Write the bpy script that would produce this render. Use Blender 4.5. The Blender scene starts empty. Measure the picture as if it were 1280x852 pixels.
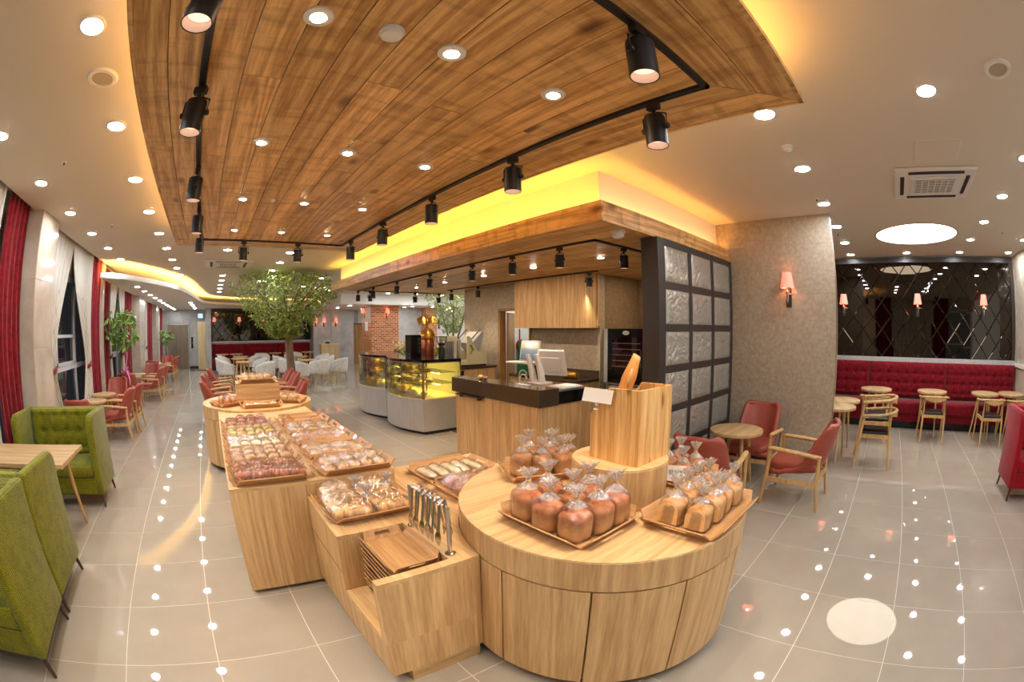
import bpy, bmesh, math, random
from mathutils import Vector, Matrix
S = bpy.context.scene
COL = S.collection
PI = math.pi
# ---------------------------------------------------------------- camera (15 mm full-frame fisheye)
CAMH = 1.665
def make_camera():
    yaw, pitch, roll = math.radians(50.182), math.radians(-1.577), math.radians(-0.173)
    f = Vector((math.cos(pitch)*math.cos(yaw), math.cos(pitch)*math.sin(yaw), math.sin(pitch)))
    r = Vector((math.sin(yaw), -math.cos(yaw), 0)); u = r.cross(f)
    r2 = r*math.cos(roll)+u*math.sin(roll); u2 = -r*math.sin(roll)+u*math.cos(roll)
    cd = bpy.data.cameras.new('camera'); co = bpy.data.objects.new('camera', cd); COL.objects.link(co)
    m = Matrix((r2, u2, -f)).transposed().to_4x4(); m.translation = Vector((0, 0, CAMH)); co.matrix_world = m
    cd.type = 'PANO'; cd.sensor_fit = 'HORIZONTAL'; cd.sensor_width = 36.0
    cy = cd
    cy.panorama_type = 'FISHEYE_LENS_POLYNOMIAL'
    cy.fisheye_fov = PI
    K = KCOEF
    cy.fisheye_polynomial_k0 = 0.0
    cy.fisheye_polynomial_k1, cy.fisheye_polynomial_k2, cy.fisheye_polynomial_k3, cy.fisheye_polynomial_k4 = [-k/18.0**(i+1) for i, k in enumerate(K)]
    S.camera = co
KCOEF = (1.17239452, 0.02472277, -0.01175197, 0.06150487)
make_camera()
# ---------------------------------------------------------------- world and exposure
W = bpy.data.worlds.new('world'); S.world = W; W.use_nodes = True
W.node_tree.nodes['Background'].inputs[0].default_value = (1.0, 0.95, 0.88, 1)
W.node_tree.nodes['Background'].inputs[1].default_value = 0.7
S.view_settings.view_transform = 'Standard'; S.view_settings.look = 'None'; S.view_settings.gamma = 1.0
S.view_settings.use_curve_mapping = False; S.view_settings.exposure = 0.2
try:
    S.cycles.use_denoising = True; S.cycles.max_bounces = 10; S.cycles.diffuse_bounces = 5; S.cycles.glossy_bounces = 5
    S.cycles.transparent_max_bounces = 16; S.cycles.transmission_bounces = 8; S.cycles.sample_clamp_indirect = 6; S.cycles.caustics_reflective = False; S.cycles.caustics_refractive = False
except Exception: pass
L_DOWN, L_WARM, W_SPOT, L_COVE = 210.0, 190.0, 52.0, 24.0
# ---------------------------------------------------------------- helpers
class MB:
    """collects polygons for one mesh"""
    def __init__(s): s.v = []; s.f = []
    def add(s, V, F):
        o = len(s.v); s.v += [tuple(p) for p in V]; s.f += [tuple(o+i for i in f) for f in F]; return s
    def box(s, x0, x1, y0, y1, z0, z1):
        return s.add([(x0,y0,z0),(x1,y0,z0),(x1,y1,z0),(x0,y1,z0),(x0,y0,z1),(x1,y0,z1),(x1,y1,z1),(x0,y1,z1)],
                     [(3,2,1,0),(4,5,6,7),(0,1,5,4),(1,2,6,5),(2,3,7,6),(3,0,4,7)])
    def cbox(s, x, y, z, dx, dy, dz): return s.box(x-dx/2,x+dx/2,y-dy/2,y+dy/2,z-dz/2,z+dz/2)
    def ext(s, poly, z0, z1, plane='XY'):
        n = len(poly)
        def P(a,b,c): return (a,b,c) if plane=='XY' else ((a,c,b) if plane=='XZ' else (c,a,b))
        V = [P(a,b,z0) for a,b in poly]+[P(a,b,z1) for a,b in poly]
        F = [tuple(range(n-1,-1,-1)), tuple(range(n,2*n))]+[(i,(i+1)%n,n+(i+1)%n,n+i) for i in range(n)]
        return s.add(V,F)
    def loft(s, rings, cap=True, closed=True):
        n = len(rings[0]); V = [p for r in rings for p in r]; F = []
        for i in range(len(rings)-1):
            for j in range(n if closed else n-1):
                k = (j+1)%n; F.append((i*n+j,i*n+k,(i+1)*n+k,(i+1)*n+j))
        if cap: F.append(tuple(range(n-1,-1,-1))); F.append(tuple((len(rings)-1)*n+j for j in range(n)))
        return s.add(V,F)
    def lathe(s, prof, n=24, c=(0,0,0), cap=True):
        return s.loft([[(c[0]+r*math.cos(2*PI*j/n), c[1]+r*math.sin(2*PI*j/n), c[2]+z) for j in range(n)] for r,z in prof], cap)
    def cyl(s, x, y, z0, z1, r, n=24, r2=None): return s.lathe([(r,z0),(r if r2 is None else r2,z1)], n, (x,y,0))
    def tube(s, pts, rad, n=8, flat=1.0):
        pts = [Vector(p) for p in pts]; rings = []
        for i,p in enumerate(pts):
            t = (pts[min(i+1,len(pts)-1)]-pts[max(i-1,0)]).normalized()
            a = t.cross(Vector((0,0,1)))
            if a.length < 1e-3: a = t.cross(Vector((0,1,0)))
            a.normalize(); b = a.cross(t)
            r = rad[i] if isinstance(rad,(list,tuple)) else rad
            rings.append([p+a*(r*math.cos(2*PI*j/n)*flat)+b*(r*math.sin(2*PI*j/n)) for j in range(n)])
        return s.loft(rings)
    def sheet(s, fn, nu, nv, th):
        """closed thick sheet: fn(u,v) for u,v in 0..1, thickness th along the normal"""
        P = [[Vector(fn(i/nu,j/nv)) for j in range(nv+1)] for i in range(nu+1)]
        A = []; B = []
        for i in range(nu+1):
            for j in range(nv+1):
                du = P[min(i+1,nu)][j]-P[max(i-1,0)][j]; dv = P[i][min(j+1,nv)]-P[i][max(j-1,0)]
                nn = du.cross(dv); nn = nn.normalized() if nn.length>1e-9 else Vector((0,0,1))
                A.append(P[i][j]+nn*th/2); B.append(P[i][j]-nn*th/2)
        m = nv+1; N = len(A); F = []
        for i in range(nu):
            for j in range(nv):
                a,b,c,d = i*m+j,(i+1)*m+j,(i+1)*m+j+1,i*m+j+1
                F.append((a,b,c,d)); F.append((N+d,N+c,N+b,N+a))
        for i in range(nu):
            F.append((i*m,N+i*m,N+(i+1)*m,(i+1)*m)); F.append((i*m+nv,(i+1)*m+nv,N+(i+1)*m+nv,N+i*m+nv))
        for j in range(nv):
            F.append((j,j+1,N+j+1,N+j)); F.append((nu*m+j,N+nu*m+j,N+nu*m+j+1,nu*m+j+1))
        return s.add(A+B,F)
    def ball(s, c, rx, ry, rz, n=12, m=8):
        return s.loft([[(c[0]+rx*math.sin(PI*i/m)*math.cos(2*PI*j/n), c[1]+ry*math.sin(PI*i/m)*math.sin(2*PI*j/n), c[2]-rz*math.cos(PI*i/m)) for j in range(n)] for i in [0.08]+list(range(1,m))+[m-.08]])
    def xf(s, M, start=0):
        for i in range(start,len(s.v)): s.v[i] = tuple(M@Vector(s.v[i]))
        return s
    def mesh(s, name, mat, smooth=False, bevel=0, seg=2):
        me = bpy.data.meshes.new(name); me.from_pydata(s.v,[],s.f); 
        bm = bmesh.new(); bm.from_mesh(me); bmesh.ops.recalc_face_normals(bm, faces=bm.faces)
        if bevel:
            ed = [e for e in bm.edges if len(e.link_faces)==2 and e.calc_face_angle(0)>0.5]
            bmesh.ops.bevel(bm, geom=ed, offset=bevel, segments=seg, affect='EDGES', profile=0.5, clamp_overlap=True)
        bm.to_mesh(me); bm.free()
        if smooth:
            me.shade_smooth()
            if smooth != 'all': me.set_sharp_from_angle(angle=math.radians(40))
        if mat: me.materials.append(M[mat] if isinstance(mat,str) else mat)
        return me
def link(name, me, parent=None, loc=None, rz=None, label=None, cat=None, group=None, kind=None):
    o = bpy.data.objects.new(name, me); COL.objects.link(o)
    if parent is not None: o.parent = parent
    if loc is not None: o.location = loc
    if rz is not None: o.rotation_euler = (0,0,rz) if not isinstance(rz,(tuple,list)) else rz
    if label: o['label'] = label
    if cat: o['category'] = cat
    if group: o['group'] = group
    if kind: o['kind'] = kind
    return o
def ob(name, mb, mat, parent=None, smooth=False, bevel=0, seg=2, **kw):
    return link(name, mb.mesh(name,mat,smooth,bevel,seg), parent, **kw)
def thing(name, label, cat, loc=(0,0,0), rz=0, group=None): return link(name, None, None, loc, rz, label, cat, group)
def dup(root, loc=None, rz=None, label=None, group=None, parent=None):
    r = root.copy(); COL.objects.link(r)
    if parent is not None: r.parent = parent
    if loc is not None: r.location = loc
    if rz is not None: r.rotation_euler = (0,0,rz) if not isinstance(rz,(tuple,list)) else rz
    if label: r['label'] = label
    if group: r['group'] = group
    for ch in root.children:
        c = ch.copy(); COL.objects.link(c); c.parent = r
        for g in ch.children:
            d = g.copy(); COL.objects.link(d); d.parent = c
    return r
# ---------------------------------------------------------------- materials (all procedural)
M = {}
def lin(c): return tuple(((x/255+0.055)/1.055)**2.4 if x>10 else x/255/12.92 for x in c)+(1,)
def newmat(name):
    m = bpy.data.materials.new(name); m.use_nodes = True; M[name] = m
    nt = m.node_tree; return m, nt, nt.nodes['Principled BSDF']
def N(nt, t, **kw):
    n = nt.nodes.new(t)
    for k,v in kw.items():
        if k in n.inputs: n.inputs[k].default_value = v
        else: setattr(n,k,v)
    return n
def coords(nt, scale=(1,1,1), rnd=True):
    tc = N(nt,'ShaderNodeTexCoord'); mp = N(nt,'ShaderNodeMapping'); mp.inputs['Scale'].default_value = scale
    if rnd:
        oi = N(nt,'ShaderNodeObjectInfo'); ml = N(nt,'ShaderNodeVectorMath',operation='SCALE'); ml.inputs[0].default_value = (17.3,31.7,23.1)
        nt.links.new(oi.outputs['Random'], ml.inputs['Scale']); ad = N(nt,'ShaderNodeVectorMath',operation='ADD')
        nt.links.new(tc.outputs['Object'],ad.inputs[0]); nt.links.new(ml.outputs[0],ad.inputs[1]); nt.links.new(ad.outputs[0],mp.inputs['Vector'])
    else: nt.links.new(tc.outputs['Object'],mp.inputs['Vector'])
    return mp.outputs[0]
def ramp(nt, fac, cols):
    r = N(nt,'ShaderNodeValToRGB'); el = r.color_ramp.elements
    while len(el) < len(cols): el.new(0.5)
    for e,(p,c) in zip(el,cols): e.position = p; e.color = c
    nt.links.new(fac,r.inputs[0]); return r.outputs[0]
def bump(nt, fac, b, s=0.2, d=0.01):
    n = N(nt,'ShaderNodeBump'); n.inputs['Strength'].default_value = s; n.inputs['Distance'].default_value = d
    nt.links.new(fac,n.inputs['Height']); nt.links.new(n.outputs[0],b.inputs['Normal'])
def flat(name, c, rough=0.5, metal=0.0, spec=0.5, coat=0):
    m,nt,b = newmat(name); b.inputs['Base Color'].default_value = lin(c); b.inputs['Roughness'].default_value = rough
    b.inputs['Metallic'].default_value = metal; b.inputs['Specular IOR Level'].default_value = spec; b.inputs['Coat Weight'].default_value = coat; return m
def emit(name, c, s, base=None):
    m,nt,b = newmat(name); b.inputs['Base Color'].default_value = base or lin(c); b.inputs['Emission Color'].default_value = lin(c); b.inputs['Emission Strength'].default_value = s; return m
def mottled(name, c1, c2, scale=3, rough=0.5, bmp=0, detail=5, spec=0.5, stretch=(1,1,1), rnd=True, metal=0, sheen=0):
    m,nt,b = newmat(name); n = N(nt,'ShaderNodeTexNoise',Scale=scale,Detail=detail,Roughness=0.65)
    nt.links.new(coords(nt,stretch,rnd),n.inputs['Vector'])
    nt.links.new(ramp(nt,n.outputs[0],[(0.32,lin(c1)),(0.68,lin(c2))]),b.inputs['Base Color'])
    b.inputs['Roughness'].default_value = rough; b.inputs['Specular IOR Level'].default_value = spec; b.inputs['Metallic'].default_value = metal
    if sheen: b.inputs['Sheen Weight'].default_value = sheen
    if bmp: bump(nt,n.outputs[0],b,bmp)
    return m
def wood(name, light, dark, axis='Z', rings=38, freq=1.6, rough=0.45, knots=0, coarse=1.0, spec=0.4, vary=0.12, grain=0.12, chatter=0):
    m,nt,b = newmat(name); st = {'X':(0.06,1,1),'Y':(1,0.06,1),'Z':(1,1,0.06)}[axis]
    v = coords(nt,tuple(k*coarse for k in st))
    n1 = N(nt,'ShaderNodeTexNoise',Scale=freq,Detail=1.5,Roughness=0.4); nt.links.new(v,n1.inputs['Vector'])
    mu = N(nt,'ShaderNodeMath',operation='MULTIPLY'); mu.inputs[1].default_value = rings*6.28; nt.links.new(n1.outputs[0],mu.inputs[0])
    si = N(nt,'ShaderNodeMath',operation='SINE'); nt.links.new(mu.outputs[0],si.inputs[0])
    n2 = N(nt,'ShaderNodeTexNoise',Scale=70,Detail=3,Roughness=0.7); nt.links.new(v,n2.inputs['Vector'])
    a = N(nt,'ShaderNodeMath',operation='MULTIPLY_ADD'); a.inputs[1].default_value = grain; nt.links.new(si.outputs[0],a.inputs[0]); nt.links.new(n2.outputs[0],a.inputs[2])
    c = ramp(nt,a.outputs[0],[(0.25,lin(dark)),(0.72,lin(light))])
    last = c
    if knots:
        vo = N(nt,'ShaderNodeTexVoronoi',Scale=knots); vo.inputs['Randomness'].default_value = 1
        st2 = {'X':(0.45,1,1),'Y':(1,0.45,1),'Z':(1,1,0.45)}[axis]; nt.links.new(coords(nt,st2),vo.inputs['Vector'])
        k = ramp(nt,vo.outputs['Distance'],[(0.0,(0.06,0.02,0.005,1)),(0.07,(0.3,0.16,0.08,1)),(0.17,(1,1,1,1))])
        mx = N(nt,'ShaderNodeMix',data_type='RGBA',blend_type='MULTIPLY'); mx.inputs[0].default_value = 0.8
        nt.links.new(last,mx.inputs[6]); nt.links.new(k,mx.inputs[7]); last = mx.outputs[2]
    if chatter:
        n3 = N(nt,'ShaderNodeTexNoise',Scale=chatter,Detail=3,Roughness=0.6); nt.links.new(coords(nt,{'X':(2.2,.5,1),'Y':(.5,2.2,1),'Z':(.5,.5,2.2)}[axis]),n3.inputs['Vector'])
        mx = N(nt,'ShaderNodeMix',data_type='RGBA',blend_type='MULTIPLY'); mx.inputs[0].default_value = 0.55
        nt.links.new(last,mx.inputs[6]); nt.links.new(ramp(nt,n3.outputs[0],[(.33,(.5,.46,.4,1)),(.5,(1,1,1,1))]),mx.inputs[7]); last = mx.outputs[2]
    if vary:
        oi = N(nt,'ShaderNodeObjectInfo'); mr = N(nt,'ShaderNodeMapRange'); mr.inputs[3].default_value = 1-vary; mr.inputs[4].default_value = 1+vary
        nt.links.new(oi.outputs['Random'],mr.inputs[0]); hs = N(nt,'ShaderNodeHueSaturation'); nt.links.new(mr.outputs[0],hs.inputs['Value']); nt.links.new(last,hs.inputs['Color']); last = hs.outputs[0]
    nt.links.new(last,b.inputs['Base Color']); b.inputs['Roughness'].default_value = rough; b.inputs['Specular IOR Level'].default_value = spec
    bump(nt,n2.outputs[0],b,0.06,0.004); return m
def fabric(name, c1, c2, scale=120, ribs=0, bmp=0.4, pile=14):
    m,nt,b = newmat(name); v = coords(nt)
    n = N(nt,'ShaderNodeTexNoise',Scale=scale,Detail=2); nt.links.new(v,n.inputs['Vector'])
    n2 = N(nt,'ShaderNodeTexNoise',Scale=pile,Detail=4); nt.links.new(v,n2.inputs['Vector'])
    ad = N(nt,'ShaderNodeMix'); ad.inputs[0].default_value = 0.6; nt.links.new(n.outputs[0],ad.inputs[2]); nt.links.new(n2.outputs[0],ad.inputs[3])
    h = ad.outputs[0]
    if ribs:
        w = N(nt,'ShaderNodeTexWave',Scale=ribs,Distortion=4,bands_direction='Z'); w.inputs['Detail Scale'].default_value = 4; nt.links.new(v,w.inputs['Vector'])
        a2 = N(nt,'ShaderNodeMath',operation='MULTIPLY_ADD'); a2.inputs[1].default_value = 0.5; nt.links.new(w.outputs[1],a2.inputs[0]); nt.links.new(h,a2.inputs[2]); h = a2.outputs[0]
    nt.links.new(ramp(nt,h,[(0.35,lin(c1)),(0.65 if not ribs else 0.95,lin(c2))]),b.inputs['Base Color'])
    b.inputs['Roughness'].default_value = 0.85; b.inputs['Specular IOR Level'].default_value = 0.2; b.inputs['Sheen Weight'].default_value = 0.25; b.inputs['Sheen Roughness'].default_value = 0.4
    bump(nt,h,b,bmp,0.006); return m
def glassy(name, tint=(1,1,1), refl=0.12, rough=0.03, bscale=0, bstr=0.5, clear=0.9, milk=0):
    """thin clear sheet: transparent mixed with gloss by fresnel"""
    m = bpy.data.materials.new(name); m.use_nodes = True; M[name] = m; nt = m.node_tree; nt.nodes.clear()
    out = N(nt,'ShaderNodeOutputMaterial'); tr = N(nt,'ShaderNodeBsdfTransparent'); gl = N(nt,'ShaderNodeBsdfGlossy'); gl.inputs['Roughness'].default_value = rough
    tr.inputs[0].default_value = tuple(t*clear for t in tint)+(1,)
    lw = N(nt,'ShaderNodeLayerWeight'); lw.inputs[0].default_value = 0.25
    ma = N(nt,'ShaderNodeMath',operation='MULTIPLY_ADD'); ma.inputs[1].default_value = 0.6; ma.inputs[2].default_value = refl; nt.links.new(lw.outputs['Fresnel'],ma.inputs[0])
    mx = N(nt,'ShaderNodeMixShader'); nt.links.new(ma.outputs[0],mx.inputs[0]); nt.links.new(tr.outputs[0],mx.inputs[1]); nt.links.new(gl.outputs[0],mx.inputs[2]); nt.links.new(mx.outputs[0],out.inputs[0])
    if bscale:
        n = N(nt,'ShaderNodeTexNoise',Scale=bscale,Detail=3,Distortion=1.5); nt.links.new(coords(nt),n.inputs['Vector'])
        b = N(nt,'ShaderNodeBump'); b.inputs['Strength'].default_value = bstr; b.inputs['Distance'].default_value = 0.02; nt.links.new(n.outputs[0],b.inputs['Height'])
        nt.links.new(b.outputs[0],gl.inputs['Normal']); nt.links.new(b.outputs[0],lw.inputs['Normal'])
    if milk:
        df = N(nt,'ShaderNodeBsdfDiffuse'); df.inputs[0].default_value = (.95,.93,.9,1); m2 = N(nt,'ShaderNodeMixShader'); m2.inputs[0].default_value = milk
        tl = N(nt,'ShaderNodeBsdfTranslucent'); tl.inputs[0].default_value = (.97,.95,.92,1); m3 = N(nt,'ShaderNodeAddShader'); nt.links.new(df.outputs[0],m3.inputs[0]); nt.links.new(tl.outputs[0],m3.inputs[1])
        df.inputs[0].default_value = (.55,.54,.52,1); tl.inputs[0].default_value = (.42,.41,.4,1); nt.links.new(tr.outputs[0],m2.inputs[1]); nt.links.new(m3.outputs[0],m2.inputs[2]); nt.links.new(m2.outputs[0],mx.inputs[1])
    return m
OAK_L, OAK_D = (222,184,130), (186,146,96)
wood('oak_v', OAK_L, OAK_D, 'Z', 9, 4.0, vary=0.03); wood('oak_x', OAK_L, OAK_D, 'X', 7, 4.0, vary=0.03); wood('oak_y', OAK_L, OAK_D, 'Y', 7, 4.0, vary=0.03)
wood('tray_wood', (205,158,104), (170,122,74), 'X', 12, 3, vary=0.06); wood('pine', (242,200,132), (206,146,76), 'Z', 7, 5, knots=7, vary=0.02)
wood('chair_wood', (214,176,118), (182,142,88), 'Z', 8, 5, vary=0.05); wood('table_wood', (206,174,126), (172,138,92), 'X', 8, 3, vary=0.04)
for ax in 'XY':
    wood('ceil_board_'+ax.lower(), (234,190,124), (180,130,74), ax, 7, 5, rough=0.35, knots=3.6, vary=0.16, grain=0.16, chatter=5.0)
wood('door_wood', (196,146,84), (150,104,56), 'Z', 8, 3); wood('partition_wood', (216,190,140), (190,160,112), 'Z', 8, 3)
mottled('tile', (164,153,136), (172,161,144), 2.0, 0.025, spec=0.6); flat('grout', (226,218,204), 0.5)
mottled('kitchen_tile', (70,72,76), (92,94,98), 3, 0.25)
flat('plaster', (216,205,187), 0.7); flat('plaster_white', (238,232,222), 0.7)
mottled('grey_tile', (154,139,116), (184,168,144), 22, 0.4, bmp=0.02, detail=7); mottled('brown_tile', (112,90,64), (142,118,88), 22, 0.5, detail=6)
mottled('kitchen_wall', (158,143,120), (188,173,150), 18, 0.45, detail=6)
mottled('concrete', (158,154,146), (188,184,176), 2.2, 0.6, detail=8)
mottled('stone', (180,166,146), (208,195,175), 2.4, 0.12, detail=8, spec=0.5); 
mottled('quartz', (58,46,36), (88,72,56), 160, 0.12); mottled('steel', (186,186,184), (200,200,198), 3, 0.35, metal=0.35, stretch=(1,8,1))
flat('chrome', (200,198,194), 0.18, 1.0); flat('dark_metal', (38,35,33), 0.45, 0.3); flat('black', (22,21,21), 0.4); flat('black_gloss', (14,14,16), 0.08); flat('frame_brown', (54,46,42), 0.4)
flat('white_plastic', (226,222,216), 0.4); flat('white_metal', (205,205,205), 0.35, 0.2); flat('cream_paint', (214,204,166), 0.35)
flat('leather_red', (160,74,56), 0.42); flat('leather_black', (30,26,25), 0.3); flat('leg_brown', (66,44,34), 0.4); flat('plate_dark', (48,42,38), 0.4)
fabric('green_fabric', (70,73,6), (136,133,24), 60, ribs=26); fabric('red_fabric', (48,3,10), (152,15,32), 60, ribs=0, pile=40); fabric('red_rib', (104,6,18), (172,18,36), 70, ribs=24)
fabric('curtain_red', (100,12,20), (138,24,32), 30, bmp=0.1); fabric('white_chair', (196,190,180), (226,222,214), 80, bmp=0.2)
mottled('plastic_sheet', (218,220,224), (246,246,248), 14, 0.2, bmp=0.5)
glassy('glass', (0.96,1,0.98), 0.05, 0.01); glassy('wrap', (1,0.99,0.98), 0.10, 0.06, 60, 0.45, 1.0, 0.02); glassy('wrap_milk', (1,0.99,0.98), 0.09, 0.07, 55, 0.45, 1.0, 0.04); glassy('wrap_neck', (1,0.985,0.97), 0.16, 0.10, 45, 0.6, 1.0, 0.38); glassy('window_glass', (0.35,0.38,0.42), 0.15, 0.01, clear=0.6)
def glassblock():
    m,nt,b = newmat('glass_block'); n = N(nt,'ShaderNodeTexNoise',Scale=26,Detail=2,Distortion=2.2); nt.links.new(coords(nt),n.inputs['Vector'])
    b.inputs['Base Color'].default_value = lin((202,200,188)); b.inputs['Roughness'].default_value = 0.08; b.inputs['Metallic'].default_value = 0.55; b.inputs['Transmission Weight'].default_value = 0.2; b.inputs['IOR'].default_value = 1.3; b.inputs['Specular IOR Level'].default_value = 0.9
    bump(nt,n.outputs[0],b,0.25,0.02)
glassblock()
m_,nt_,b_ = newmat('mirror'); b_.inputs['Base Color'].default_value = lin((78,72,66)); b_.inputs['Metallic'].default_value = 1; b_.inputs['Roughness'].default_value = 0.02
emit('lamp_white', (240,246,255), L_DOWN); emit('lamp_big', (255,242,220), 5.0); emit('lamp_warm', (255,226,190), L_WARM); emit('lamp_spot', (255,206,178), 1.3)
emit('led_yellow', (255,220,84), L_COVE*1.6); emit('led_warm', (255,190,88), L_COVE); emit('led_cove', (255,210,116), 110.0); emit('led_case', (255,214,96), 60.0); emit('lamp_kitchen', (255,232,200), 900.0)
def shade_mat():
    m,nt,b = newmat('lamp_shade'); b.inputs['Base Color'].default_value = lin((236,150,130)); b.inputs['Roughness'].default_value = 0.8
    b.inputs['Transmission Weight'].default_value = 0.0; b.inputs['Emission Color'].default_value = lin((255,142,116)); b.inputs['Emission Strength'].default_value = 0.75
shade_mat()
def brick_mat():
    m,nt,b = newmat('brick_wall'); t = N(nt,'ShaderNodeTexBrick',Scale=1.0); mp = N(nt,'ShaderNodeMapping'); tc = N(nt,'ShaderNodeTexCoord')
    sx = N(nt,'ShaderNodeSeparateXYZ'); nt.links.new(tc.outputs['Object'],sx.inputs[0]); ad = N(nt,'ShaderNodeMath',operation='ADD'); nt.links.new(sx.outputs[0],ad.inputs[0]); nt.links.new(sx.outputs[1],ad.inputs[1])
    cx = N(nt,'ShaderNodeCombineXYZ'); nt.links.new(ad.outputs[0],cx.inputs[0]); nt.links.new(sx.outputs[2],cx.inputs[1]); nt.links.new(cx.outputs[0],t.inputs['Vector'])
    t.inputs['Color1'].default_value = lin((206,128,78)); t.inputs['Color2'].default_value = lin((150,78,44)); t.inputs['Mortar'].default_value = lin((214,178,140))
    t.inputs['Brick Width'].default_value = 0.21; t.inputs['Row Height'].default_value = 0.075; t.inputs['Mortar Size'].default_value = 0.010
    nt.links.new(t.outputs[0],b.inputs['Base Color']); b.inputs['Roughness'].default_value = 0.85
brick_mat()
mottled('bread_crust', (196,108,48), (240,168,96), 9, 0.5, bmp=0.15); mottled('bread_light', (222,158,90), (246,208,146), 10, 0.55, bmp=0.15); mottled('bread_dark', (168,88,42), (216,136,78), 12, 0.5, bmp=0.2)
mottled('bread_cream', (232,206,150), (250,236,196), 14, 0.6, bmp=0.2); mottled('bread_yellow', (222,178,70), (246,220,130), 16, 0.55, bmp=0.2); mottled('bread_crumb', (228,172,104), (242,200,134), 30, 0.7, bmp=0.2)
def crust(name, side, top, lo=.03, hi=.11):
    m = mottled(name, side, tuple(min(255,c+24) for c in side), 11, 0.45, bmp=0.2); nt = m.node_tree; b = nt.nodes['Principled BSDF']
    src = b.inputs['Base Color'].links[0].from_socket; tc = N(nt,'ShaderNodeTexCoord'); sp = N(nt,'ShaderNodeSeparateXYZ'); nt.links.new(tc.outputs['Object'],sp.inputs[0])
    mr = N(nt,'ShaderNodeMapRange'); mr.inputs[1].default_value = lo; mr.inputs[2].default_value = hi; nt.links.new(sp.outputs[2],mr.inputs[0])
    n = N(nt,'ShaderNodeTexNoise',Scale=26,Detail=4); nt.links.new(coords(nt),n.inputs['Vector']); c2 = ramp(nt,n.outputs[0],[(.35,lin(top)),(.68,lin(tuple(min(255,c+40) for c in top)))])
    n4 = N(nt,'ShaderNodeTexNoise',Scale=14,Detail=3); nt.links.new(coords(nt),n4.inputs['Vector']); ma = N(nt,'ShaderNodeMath',operation='MULTIPLY_ADD',use_clamp=True); ma.inputs[1].default_value = 1.6; nt.links.new(n4.outputs[0],ma.inputs[0]); sb = N(nt,'ShaderNodeMath',operation='SUBTRACT'); sb.inputs[1].default_value = .8; nt.links.new(mr.outputs[0],sb.inputs[0]); nt.links.new(sb.outputs[0],ma.inputs[2])
    mx = N(nt,'ShaderNodeMix',data_type='RGBA'); nt.links.new(ma.outputs[0],mx.inputs[0]); nt.links.new(src,mx.inputs[6]); nt.links.new(c2,mx.inputs[7]); nt.links.new(mx.outputs[2],b.inputs['Base Color'])
crust('loaf_brown', (236,180,112), (186,100,42)); crust('loaf_pale', (244,206,140), (222,148,70)); crust('loaf_gold', (232,180,110), (184,112,48)); crust('loaf_dark', (206,146,86), (182,108,52))
mottled('baguette', (214,128,50), (240,170,88), 12, 0.5, bmp=0.2, stretch=(1,1,0.4))
mottled('leaf', (108,130,46), (180,190,94), 6, 0.5); mottled('leaf_dark', (84,120,44), (142,172,78), 6, 0.4); mottled('bark', (104,84,62), (142,120,92), 12, 0.9, bmp=0.4, stretch=(1,1,0.3))
flat('pink', (236,130,176), 0.4); flat('green_box', (24,128,52), 0.5); flat('red_plastic', (178,30,34), 0.4); flat('gold', (196,142,60), 0.3, 0.9); flat('copper', (170,98,72), 0.3, 0.8); flat('paper', (232,226,220), 0.6); flat('ink', (50,46,46), 0.6)
flat('night', (6,8,12), 0.5); flat('sky_panel', (150,170,180), 0.6)
mottled('sheer', (184,177,164), (202,196,184), 8, 0.8)
def sheer_pattern():
    m,nt,b = newmat('sheer_pattern'); at = N(nt,'ShaderNodeAttribute'); at.attribute_name = 'cloth'; sp = N(nt,'ShaderNodeSeparateXYZ'); nt.links.new(at.outputs['Vector'],sp.inputs[0])
    def wav(ph):   # wavy embroidered line, repeated every 0.36 m of cloth
        m1 = N(nt,'ShaderNodeMath',operation='MULTIPLY_ADD'); m1.inputs[1].default_value = 11.0; m1.inputs[2].default_value = ph; nt.links.new(sp.outputs[2],m1.inputs[0])
        s1 = N(nt,'ShaderNodeMath',operation='SINE'); nt.links.new(m1.outputs[0],s1.inputs[0])
        m2 = N(nt,'ShaderNodeMath',operation='MULTIPLY_ADD'); m2.inputs[1].default_value = 0.075; nt.links.new(s1.outputs[0],m2.inputs[0]); nt.links.new(sp.outputs[0],m2.inputs[2])
        pp = N(nt,'ShaderNodeMath',operation='PINGPONG'); pp.inputs[1].default_value = 0.18; nt.links.new(m2.outputs[0],pp.inputs[0])
        c = N(nt,'ShaderNodeMath',operation='LESS_THAN'); c.inputs[1].default_value = 0.012; nt.links.new(pp.outputs[0],c.inputs[0]); return c.outputs[0]
    mx = N(nt,'ShaderNodeMath',operation='MAXIMUM'); nt.links.new(wav(0),mx.inputs[0]); nt.links.new(wav(PI),mx.inputs[1])
    lt = N(nt,'ShaderNodeMath',operation='LESS_THAN'); lt.inputs[1].default_value = 2.3; nt.links.new(sp.outputs[2],lt.inputs[0])
    mu = N(nt,'ShaderNodeMath',operation='MULTIPLY'); nt.links.new(mx.outputs[0],mu.inputs[0]); nt.links.new(lt.outputs[0],mu.inputs[1])
    nt.links.new(ramp(nt,mu.outputs[0],[(0,lin((190,184,170))),(1,lin((166,146,112)))]),b.inputs['Base Color']); b.inputs['Roughness'].default_value = 0.8
sheer_pattern()
# ================================================================ SETTING
rnd = random.Random(7)
ZC = 3.05
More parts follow.
